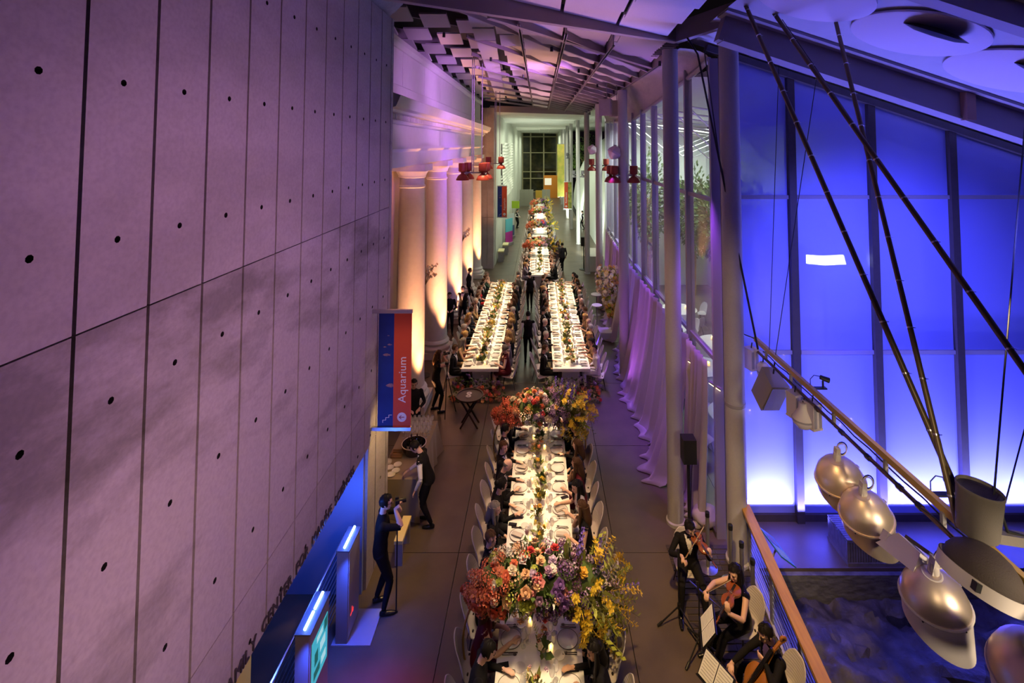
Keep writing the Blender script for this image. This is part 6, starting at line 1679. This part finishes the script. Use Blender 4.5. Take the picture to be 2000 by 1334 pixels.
def banner(name, x0, x1, y, z0, z1, label, orange_left, word, wm, fish=True, wall_x=None):
    t = thing('hanging_banner', label, 'banner', (0, y, 0)); xm = (x0 + x1) / 2 + (-.02 if not orange_left else 0)
    M_or = mat('banner_orange', (.62, .075, .02), .6); M_bl = mat('banner_deep_blue', (.006, .022, .20), .6, noise=(2, .5, (.01, .05, .32)))
    a, b = ((x0, xm), (xm, x1)) if orange_left else ((xm, x1), (x0, xm))
    MB().box2((a[0], -.006, z0), (a[1], .006, z1)).build('orange_strip', M_or, t, smooth=False)
    MB().box2((b[0], -.006, z0), (b[1], .006, z1)).build('picture_strip', M_bl if fish else mat('banner_leaf_picture', (.55, .50, .12), .6, noise=(3.2, 1, (.05, .14, .02))), t, smooth=False)
    wxl = x0 - .06 if wall_x is None else wall_x
    for z in (z0 - .03, z1 + .03): MB().box2((wxl, -.03, z - .03), (x1 + .01, .03, z + .03)).build('bracket', M_chrome, t, smooth=False)
    H_ = z1 - z0; wdt_ = a[1] - a[0]
    me_ = text_mesh(word, wdt_ * .62, wm, .001, 0, 1.02); o = put('lettering', me_, t); xs_ = [v.co.x for v in me_.vertices]
    o.rotation_euler = Matrix(((0, -1, 0), (0, 0, -1), (1, 0, 0))).to_euler(); o.scale = (.40 * H_ / (max(xs_) - min(xs_)), 1, 1)
    o.location = (a[0] + wdt_ * .70, -.008, z0 + H_ * .21)
    cz, cx_ = z0 + H_ * .085, (a[0] + a[1]) / 2; rr_ = wdt_ * .26
    MB().lathe([(rr_, 0), (rr_, .003), (0, .003)], 24, Matrix.Translation((cx_, -.006, cz)) @ Matrix.Rotation(R(90), 4, 'X')).build('arrow_disc', wm, t)
    ar = MB(); k = rr_
    ar.box((cx_, -.0105, cz), (k * 1.1, .002, k * .14))
    for s in (1, -1): ar.box((cx_ - k * .33, -.0105, cz + s * k * .2), (k * .62, .002, k * .14), 0, Matrix.Rotation(R(s * -42), 3, 'Y'))
    ar.build('arrow', mat('arrow_ink', (.35, .04, .10), .6), t, smooth=False)
    if fish:
        st = MB(); px_ = b[0] + .30 * wdt_; 
        for i in range(3):
            st.box((px_ + .085 * wdt_ + i * .17 * wdt_, -.008, z0 + H_ * (.060 + .022 * i)), (.17 * wdt_, .002, .025 * wdt_)); st.box((px_ + i * .17 * wdt_, -.008, z0 + H_ * (.049 + .022 * i)), (.03 * wdt_, .002, H_ * .024))
        st.build('stair_symbol', wm, t, smooth=False)
        M_fish = mat('fish_print', (.32, .18, .24), .6, noise=(25, .8, (.12, .08, .16)))
        for i, (fx, fz, s) in enumerate(((.55, .80, .10), (.35, .70, .13), (.62, .72, .20), (.45, .63, .32), (.72, .36, .46))):
            c = Vector((b[0] + fx * wdt_, -.0085, z0 + fz * H_)); L_ = s * wdt_
            pts_ = [(-.62, .0), (-.45, .13), (-.15, .26), (.2, .26), (.45, .12), (.52, .05), (.72, .22), (.66, 0), (.72, -.2), (.52, -.05), (.45, -.10), (.1, -.22), (-.3, -.16)]
            V = [c + Vector((min(x * L_, b[1] - c.x), 0, z * L_)) for x, z in pts_]
            MB().add(V + [v + Vector((0, .001, 0)) for v in V], [tuple(range(len(V))), tuple(range(len(V), 2 * len(V)))[::-1]]).build('fish', M_fish, t, smooth=False)


M_lt = mat('banner_lettering', (.80, .76, .80), .5)
banner('aquarium', -2.93, -2.33, 8.98, 2.72, 4.74, 'blue and orange Aquarium banner projecting from the concrete wall', False, 'Aquarium', M_lt, True, -3.05)
banner('aquarium2', -2.86, -2.22, 33.0, 2.95, 5.0, 'Aquarium banner on the left wall of the far hall', False, 'Aquarium', M_lt, True, -2.9)
banner('forest', 2.30, 2.98, 45.3, 1.9, 4.35, 'orange and leafy green banner hanging by the columns of the far hall', True, 'Rainforest', M_lt, False)
# ================================================================== DRAPES
M_dr = mat('drape_fabric', (.40, .35, .36), .8)
def drape(label, y0, y1, seed, flare, ztop=3.40, zbot=.02, pleats=9, xo=0.0):
    rr_ = random.Random(seed); ph = [rr_.uniform(0, 6.28) for _ in range(4)]
    def fn(u, v):
        y = y0 + (y1 - y0) * u; f = v ** 1.6
        amp = .035 + .05 * v
        wv_ = amp * (sin(u * pleats * 2 * pi + ph[0]) + .5 * sin(u * pleats * 1.37 * 2 * pi + ph[1]))
        x = gx(y) - .12 + xo - flare * f * (.6 + .4 * sin(u * pi * 1.1 + ph[2] * .2)) - .05 + wv_
        if v > .93: x -= .14 * (v - .93) / .07 * (1 + .5 * sin(u * 20))
        return (x, y + .05 * sin(v * 5 + ph[3]), ztop + (zbot - ztop) * min(v, .97) / .97)
    o = MB().grid(fn, 90, 22).build('drape', M_dr); md = o.modifiers.new('s', 'SOLIDIFY'); md.thickness = .008
    tag(o, label, 'curtain', 'purple lit drapes')
drape('pale drape lit purple in the farthest bay of the glass wall', 19.4, 25.6, 1, .45, pleats=14)
drape('broad pale drape flaring to the floor between the two nearer columns', 13.0, 18.9, 2, .62, pleats=13)
drape('narrow drape folded toward the floor behind the nearest round column', 11.4, 13.1, 4, .80, pleats=4)
drape('pale drape hanging straight by the glass corner with bunched foot', 10.15, 11.3, 3, .12, pleats=5, xo=-.04)
o = MB().ball((3.42, 10.35, .17), (.26, .24, .20), 18, 12).build('fabric_bundle', M_dr); tag(o, 'bunched fabric foot of the drape lying on the floor at the glass corner', 'fabric')
for v in o.data.vertices: v.co = v.co + Vector((NZ.noise(v.co * 9), NZ.noise(v.co * 9 + Vector((5, 0, 0))), NZ.noise(v.co * 7))) * .05
for i, (x, y, z) in enumerate(((3.35, 11.0, 3.0), (3.55, 10.0, 2.95))):
    t = thing('bar_light', 'small warm bar light mounted above the drape at the glass corner, %s' % ('left', 'right')[i], 'lamp', (x, y, z), R(20), 'corner bar lights')
    MB().box((0, 0, 0), (.05, .36 if i else .10, .04)).build('housing', M_steel, t, smooth=False); MB().box((-.01, 0, -.024), (.03, .33 if i else .08, .01)).build('tube', mat('warm_tube', (1, .8, .5), .4, emit=(1, .72, .34), estr=8), t, smooth=False)

# ================================================================== FLOWER BANKS AND STAND
def bank(cx, y, lb, w_, seed):
    t = thing('flower_bank', lb, 'flowers', (cx, y, 0), 0, 'flower banks'); rr_ = random.Random(seed); fp = []
    for i in range(95):
        x = rr_.uniform(-w_, w_); h = (.62 + .2 * rr_.random()) * (1 - .25 * abs(x) / w_); z = rr_.uniform(.06, h); yy = -.32 * (1 - z) - rr_.uniform(0, .08)
        col = rr_.choice(['coral', 'salmon', 'pink', 'red', 'coral', 'peach']) if z < .45 else rr_.choice(['purple', 'mauve', 'plum', 'purple', 'lilac'])
        bloom(t, rr_.choice(['rose', 'rose', 'blossom', 'hydrangea']) if z < .45 else rr_.choice(['hydrangea', 'delphinium', 'scabiosa']), col, (x, yy, z), (rr_.uniform(-.4, .4), -1, .7), .9)
    for i in range(420):
        x = rr_.uniform(-w_, w_); z = rr_.uniform(0, .6); fp.append(((x, -.28 * (1 - z) + .05, z), (rr_.uniform(-1, 1), -1, rr_.uniform(-.1, 1.2))))
    foliage(t, fp, .14, 'foliage', 'leaf')
bank(-1.89, 15.35, 'bank of coral and purple flowers across the front of the left parallel table', .80, 3)
bank(1.01, 15.35, 'bank of coral and purple flowers across the front of the right parallel table', .85, 4)
t = thing('tall_flower_arrangement', 'tall cascade of cream and yellow flowers standing by the purple drape', 'flowers', (2.85, 20.3, 0)); rr_ = random.Random(9); fp = []
MB().tube([(0, 0, .03), (.02, 0, 2.3)], .03, 8).build('stem', M_steel, t); MB().box((0, 0, .02), (.5, .5, .04)).build('base', M_base, t, smooth=False)
for i in range(280):
    z = rr_.uniform(.75, 2.6); rad = rr_.uniform(.75, 1.1) * (.50 if z > 1.7 else .36) * (1 - .4 * abs(z - 2.0) / .9); a = rr_.uniform(0, 6.28)
    d = Vector((cos(a), sin(a), rr_.uniform(-.2, .6))); p = Vector((-.05 + .12 * (2.3 - z), 0, z)) + d * rad
    bloom(t, rr_.choice(['rose', 'hydrangea', 'blossom', 'rose']), rr_.choice(['cream', 'white', 'cream', 'yellow', 'lime', 'peach'] if z > 1.2 else ['gold', 'peach', 'lime']), p, d, 1.5); fp += [(p - d * .15, d)] * 2
foliage(t, fp, .16, 'foliage', 'olive')
for i, (x, y, h, s) in enumerate(((2.70, 20.0, .30, .30), (2.46, 21.1, .95, .22), (2.62, 22.6, .95, .26))):
    t = thing('white_stand', ('low square white stand in front of the cream flowers', 'slim white round stand left of the cream flowers', 'white round cocktail table behind the cream flowers')[i], 'stand', (x, y, 0))
    if i == 0: MB().box((0, 0, h - .03), (s * 2, s * 2, .05)).build('top', M_base, t, smooth=False); MB().box((0, 0, (h - .05) / 2), (s * 1.6, s * 1.6, h - .06)).build('body', M_base, t, smooth=False)
    else: MB().lathe([(0, h - .03), (s, h - .03), (s, h), (0, h)], 24).build('top', M_base, t); MB().tube([(0, 0, .02), (0, 0, h - .03)], .02, 8).build('stem', M_steel, t); MB().lathe([(s * .7, 0), (s * .7, .015), (0, .03)], 20).build('base', M_steel, t)
# ================================================================== FAR HALL
t = thing('wall_sculpture', 'large white relief of rippling fins on the left wall of the far hall', 'sculpture', (-2.87, 0, 0)); M_fin = mat('white_fin', (.78, .78, .72), .5)
fin = MB().add([(0, -.35, 0), (.0, .35, .04), (.10, .1, .10), (0, -.35, .10), (0, .35, .13)], [(0, 1, 2), (3, 2, 4), (0, 2, 3), (1, 4, 2)]).mesh('fin', M_fin, False)
for i in range(14):
    for j in range(18):
        y = 36.5 + i * .95; z = 3.4 + j * .26; put('fin', fin, t, (0, y + .25 * sin(j * .8), z), (R(10 * sin(i + j)), 0, 0)).scale = (2.2, 1.1 + .4 * sin(i * 2 + j), 1.3)
MB().tube([(.05, 36.0, 7.9), (.05, 36.0, 5.8), (.05, 36.6, 5.0), (.05, 36.3, 4.0), (.05, 37.2, 2.9)], .06, 6).build('edge_strip', M_beam, t)
M_scr = mat('grey_screen', (.30, .29, .24), .8)
for i, (a, b) in enumerate(((-2.55, -.80), (.30, 1.35))):
    t = thing('folding_screen', ('wide grey fabric screen behind the farthest table, left', 'narrow grey fabric screen behind the farthest table, right')[i], 'screen', (0, 62, 0)); n = 3 if i == 0 else 2
    for k in range(n): MB().box2((a + (b - a) * k / n + .01, -.03, .06), (a + (b - a) * (k + 1) / n - .01, .03, 2.15)).build('screen_panel', M_scr, t, smooth=False)
    for x in (a + .1, b - .1): MB().box((x, 0, .03), (.06, .5, .06)).build('foot', M_steel, t, smooth=False)
M_or2 = mat('orange_wall_paint', (.75, .26, .03), .6)
t = thing('orange_kiosk', 'orange service wall with a lit white poster at the far end', 'kiosk', (0, 72, 0))
MB().box2((.6, 0, 0), (2.9, .3, 3.3)).build('wall_body', M_or2, t, smooth=False); MB().box2((.75, -.03, 1.9), (1.75, 0, 2.9)).build('poster', mat('lit_poster', (.8, .76, .68), .6, emit=(1, .9, .7), estr=.5), t, smooth=False); MB().box2((-.6, -.3, 0), (1.2, 0, 1.1)).build('counter', mat('yellow_counter', (.7, .42, .06), .6), t, smooth=False)
t = thing('vertical_yellow_banner', 'tall yellow and green picture banner at the far right columns', 'banner', (2.35, 52, 0)); MB().box2((-.45, -.01, 2.3), (.30, .01, 7.9)).build('cloth', mat('yellow_banner', (.60, .46, .10), .6, noise=(.9, 1, (.22, .30, .05))), t, smooth=False)
for z in (2.27, 7.93): MB().box((-.02, 0, z), (.85, .04, .04)).build('rail', M_chrome, t, smooth=False)
for i, (y, c1, c2) in enumerate(((38.2, (.10, .45, .55), (.45, .03, .30)), (41, (.5, .55, .55), (.08, .12, .25)))):
    t = thing('poster_panel', ('tall cyan and magenta poster panel standing by the left hall wall', 'pale and navy poster panel farther along the left hall wall')[i], 'sign', (-2.40, y, 0)); t.rotation_euler = (0, 0, R(62))
    MB().box((0, 0, 1.55), (1.0, .05, 1.0)).build('upper_half', mat('poster_top%d' % i, c1, .6), t, smooth=False); MB().box((0, 0, .62), (1.0, .05, .85)).build('lower_half', mat('poster_low%d' % i, c2, .6), t, smooth=False); MB().box((0, 0, .1), (.9, .3, .18)).build('foot', M_steel, t, smooth=False)
t = thing('green_sign', 'bright lime green sign board by the left wall of the far hall', 'sign', (-2.35, 47.5, 0)); MB().box((0, 0, 2.0), (.75, .05, .7)).build('board', mat('lime_board', (.35, .52, .03), .6), t, smooth=False)
for x in (-.3, .3): MB().tube([(x, 0, 0), (x, 0, 1.7)], .02, 6).build('post', M_steel, t)
for i, (x, y) in enumerate(((-2.45, 35.2), (-2.6, 33.1))):
    t = thing('wall_bench', ('lit yellow topped bench by the left wall of the far hall', 'pale low cabinet at the foot of the brown pier')[i], 'bench', (x, y, 0))
    MB().box((0, 0, .68), (.40, .9, .08)).build('seat', mat('lit_bench', (.75, .66, .35), .5), t, smooth=False)
    for yy in (-.38, .38): MB().box((0, yy, .32), (.36, .06, .64)).build('leg', M_steel, t, smooth=False)
t = thing('host_counter', 'pale grey service counter beside the fourth hall column', 'counter', (3.45, 31.4, 0)); MB().box((0, 0, .45), (.9, 2.4, .9)).build('body', M_base, t, smooth=False); MB().box((0, 0, .92), (1.0, 2.5, .05)).build('top', M_white, t, smooth=False)
t = thing('loudspeaker_stand', 'black loudspeaker on a stand next to the pale service counter', 'speaker', (2.78, 30.8, 0)); MB().lathe([(.3, 0), (.3, .03), (.03, .05)], 18).build('base', M_blackm, t); MB().tube([(0, 0, .04), (0, 0, 1.5)], .035, 8).build('pole', M_blackm, t); MB().box((0, 0, 1.75), (.36, .34, .55)).build('cabinet', M_blackm, t, smooth=False)
# white dome base and trees beyond the far columns
M_dome = mat('dome_white', (.74, .78, .74), .6)
o = MB().grid(lambda u, v: (4.4 + 4.5 * (1 - cos(v * pi / 2)) * 1.6, 30 + 34 * u, 9.6 * sin(v * pi / 2)), 30, 10).build('wall_dome', M_dome); struct(o)
spot('dome_wash', (3.2, 34, .4), (5.4, 44, 4), (.86, 1.0, .86), 2200, 110, 1.0, .3); spot('dome_wash', (3.3, 50, .4), (5.4, 56, 4), (.9, 1.0, .8), 1800, 110, 1.0, .3)


def tree(x, y, h, r, lb, seed, parts=600):
    t = thing('tree', lb, 'tree', (x, y, 0), 0, 'trees beyond the glass'); rr_ = random.Random(seed)
    MB().tube([(0, 0, 0), (.1, 0, h * .35), (.05, .1, h * .7)], [.16, .12, .06], 8).build('trunk', M_crate, t)
    for a in range(4): MB().tube([(.08, 0, h * (.35 + .08 * a)), (cos(a * 1.7) * r * .5, sin(a * 1.7) * r * .5, h * (.6 + .08 * a))], [.06, .02], 6).build('branch', M_crate, t)
    fp = []
    for i in range(parts):
        d = Vector((rr_.gauss(0, 1), rr_.gauss(0, 1), rr_.gauss(0, .8))).normalized(); k = rr_.uniform(.5, 1) * (1 + .2 * sin(d.x * 5 + d.z * 7))
        fp.append(((d.x * r * k, d.y * r * k, h * .66 + d.z * h * .34 * k), d + Vector((rr_.uniform(-.6, .6),) * 3)))
    foliage(t, fp, .24, 'foliage', 'leaf')


tree(6.4, 68, 9.0, 2.2, 'broad dark green tree behind the white dome in the far hall', 41, 2200)
tree(5.7, 73, 8.5, 1.9, 'green tree at the far right beyond the last columns', 42, 1600)
spot('tree_light', (4.4, 64.6, 1.0), (5.8, 69, 6.5), (.8, 1.0, .6), 1800, 60, 1, .2)
for i, (x, y) in enumerate(((-3.93, 16.75), (-3.83, 23.9))):
    t = thing('branch_arrangement', 'tall flowering branches on a thin pole between the %s white columns' % ('first and second', 'third and fourth')[i], 'flowers', (x, y, 0), 0, 'branch arrangements'); rr_ = random.Random(60 + i)
    MB().lathe([(.22, 0), (.22, .02), (.03, .04)], 18).build('base', M_blackm, t); MB().tube([(0, 0, .03), (0, 0, 3.2)], .016, 6).build('pole', M_blackm, t)
    for k in range(9):
        a = rr_.uniform(0, 6.28); e = Vector((cos(a) * .42, sin(a) * .42, 3.3 + rr_.uniform(0, .5))); MB().tube([(0, 0, 3.0), e * .5 + Vector((0, 0, 1.62)), e], [.010, .007, .003], 5).build('branch', M_crate, t)
        for q in range(5): bloom(t, 'blossom', rr_.choice(['white', 'cream', 'peach']), Vector((0, 0, 3.2)).lerp(e, .35 + .15 * q) + Vector((rr_.uniform(-.05, .05), rr_.uniform(-.05, .05), 0)), (cos(a), sin(a), .6), 1.2)
# ================================================================== PIAZZA BEYOND THE GLASS WALL
o = MB().box2((9.4, 12, 0), (9.5, 30, 8.6)).build('wall_piazza', mat('piazza_far_wall', (.55, .60, .58), .6), smooth=False); struct(o)
o = MB().box2((3.7, 27.4, 0), (9.5, 27.5, 9.5)).build('wall_piazza_end', M_dome, smooth=False); struct(o)
for i, (x, y, h) in enumerate(((5.6, 25.4, 7.2), (7.9, 21.9, 6.6), (7.9, 18.9, 6.2), (8.0, 25.6, 6.4))): tree(x, y, h, 1.05, ('tall green tree at the bright end of the piazza', 'second green tree along the piazza wall', 'nearest green tree along the piazza wall', 'slender green tree beside the glass wall end')[i], 20 + i, 2200)
area('piazza_light', (6.4, 24, 9.0), (6.6, 25, 3), (.86, 1.0, .90), 1500, 4, 5, 150)
o = MB().grid(lambda u, v: (3.7 + 6 * u, 10.6 + 17 * v, 9.3 + .5 * sin(v * 5)), 6, 14).build('ceiling_piazza', mat('piazza_roof', (.4, .38, .42), .7)); struct(o)
spot('piazza_roof_wash', (5.6, 13, 4.0), (6.2, 16, 9.4), (.22, .12, 1.0), 500, 120, 1, .2)
tt = thing('roof_truss', 'thin white strut truss seen through the tall glass wall', 'truss', (0, 0, 0))
for k in range(9):
    y = 12 + 1.7 * k
    MB().tube([(4.2, y, 8.9), (8.8, y + 1.2, 8.3)], .03, 6).build('strut', M_white, tt); MB().tube([(4.2, y, 8.9), (6.5, y + 1.6, 7.3), (8.8, y + 1.2, 8.3)], .022, 6).build('tie_rod', M_white, tt)
spot('piazza_wash', (4.6, 19.5, 8.0), (9.4, 18.5, 4.6), (.84, 1.0, .92), 1900, 100, 1, .2)
RT = MB().lathe([(0, .74), (.75, .74), (.76, .75), (.75, .76), (0, .76)], 28).mesh('tabletop', M_top); RTC = MB().lathe([(.76, .74), (.80, .4), (.86, .02)], 28, cap=False).mesh('tablecloth', M_top)
for i, (x, y) in enumerate(((5.2, 13.0), (6.6, 14.8), (5.1, 15.8), (6.4, 17.6), (5.0, 19.2), (7.6, 12.6), (7.8, 16.4), (6.0, 21.2))):
    t = thing('round_table', '%s round white table beyond the glass wall, counted from the camera' % ORD[i], 'table', (x, y, 0), 0, 'piazza round tables'); put('tabletop', RT, t); put('tablecloth', RTC, t)
    for k in range(4):
        a = k * pi / 2 + .4; chair(x + 1.15 * cos(a), y + 1.15 * sin(a), a + pi / 2, '%s chair round the %s piazza table' % (ORD[k], ORD[i]), 'piazza chairs', False)
    for k in range(3):
        a = k * 2.1; c = put('votive_candle', CGM, None, (x + .3 * cos(a), y + .3 * sin(a), .761), (0, 0, 0), 1.4); tag(c, '%s candle on the %s piazza table' % (ORD[k], ORD[i]), 'candle', 'piazza candles'); put('wax', CWX, c); put('flame', CFL, c)
t = thing('bar_counter', 'dark stage counter with purple front beyond the glass corner', 'counter', (5.6, 11.9, 0)); MB().box((0, 0, .5), (1.6, .6, 1.0)).build('body', mat('purple_counter', (.14, .05, .2), .4), t, smooth=False); MB().box((0, 0, 1.02), (1.7, .7, .05)).build('top', M_dark, t, smooth=False)
spot('piazza_beam', (5.4, 13.2, .9), (6.0, 16.0, 7.0), (1.0, .6, .2), 200, 25, .8, .05)
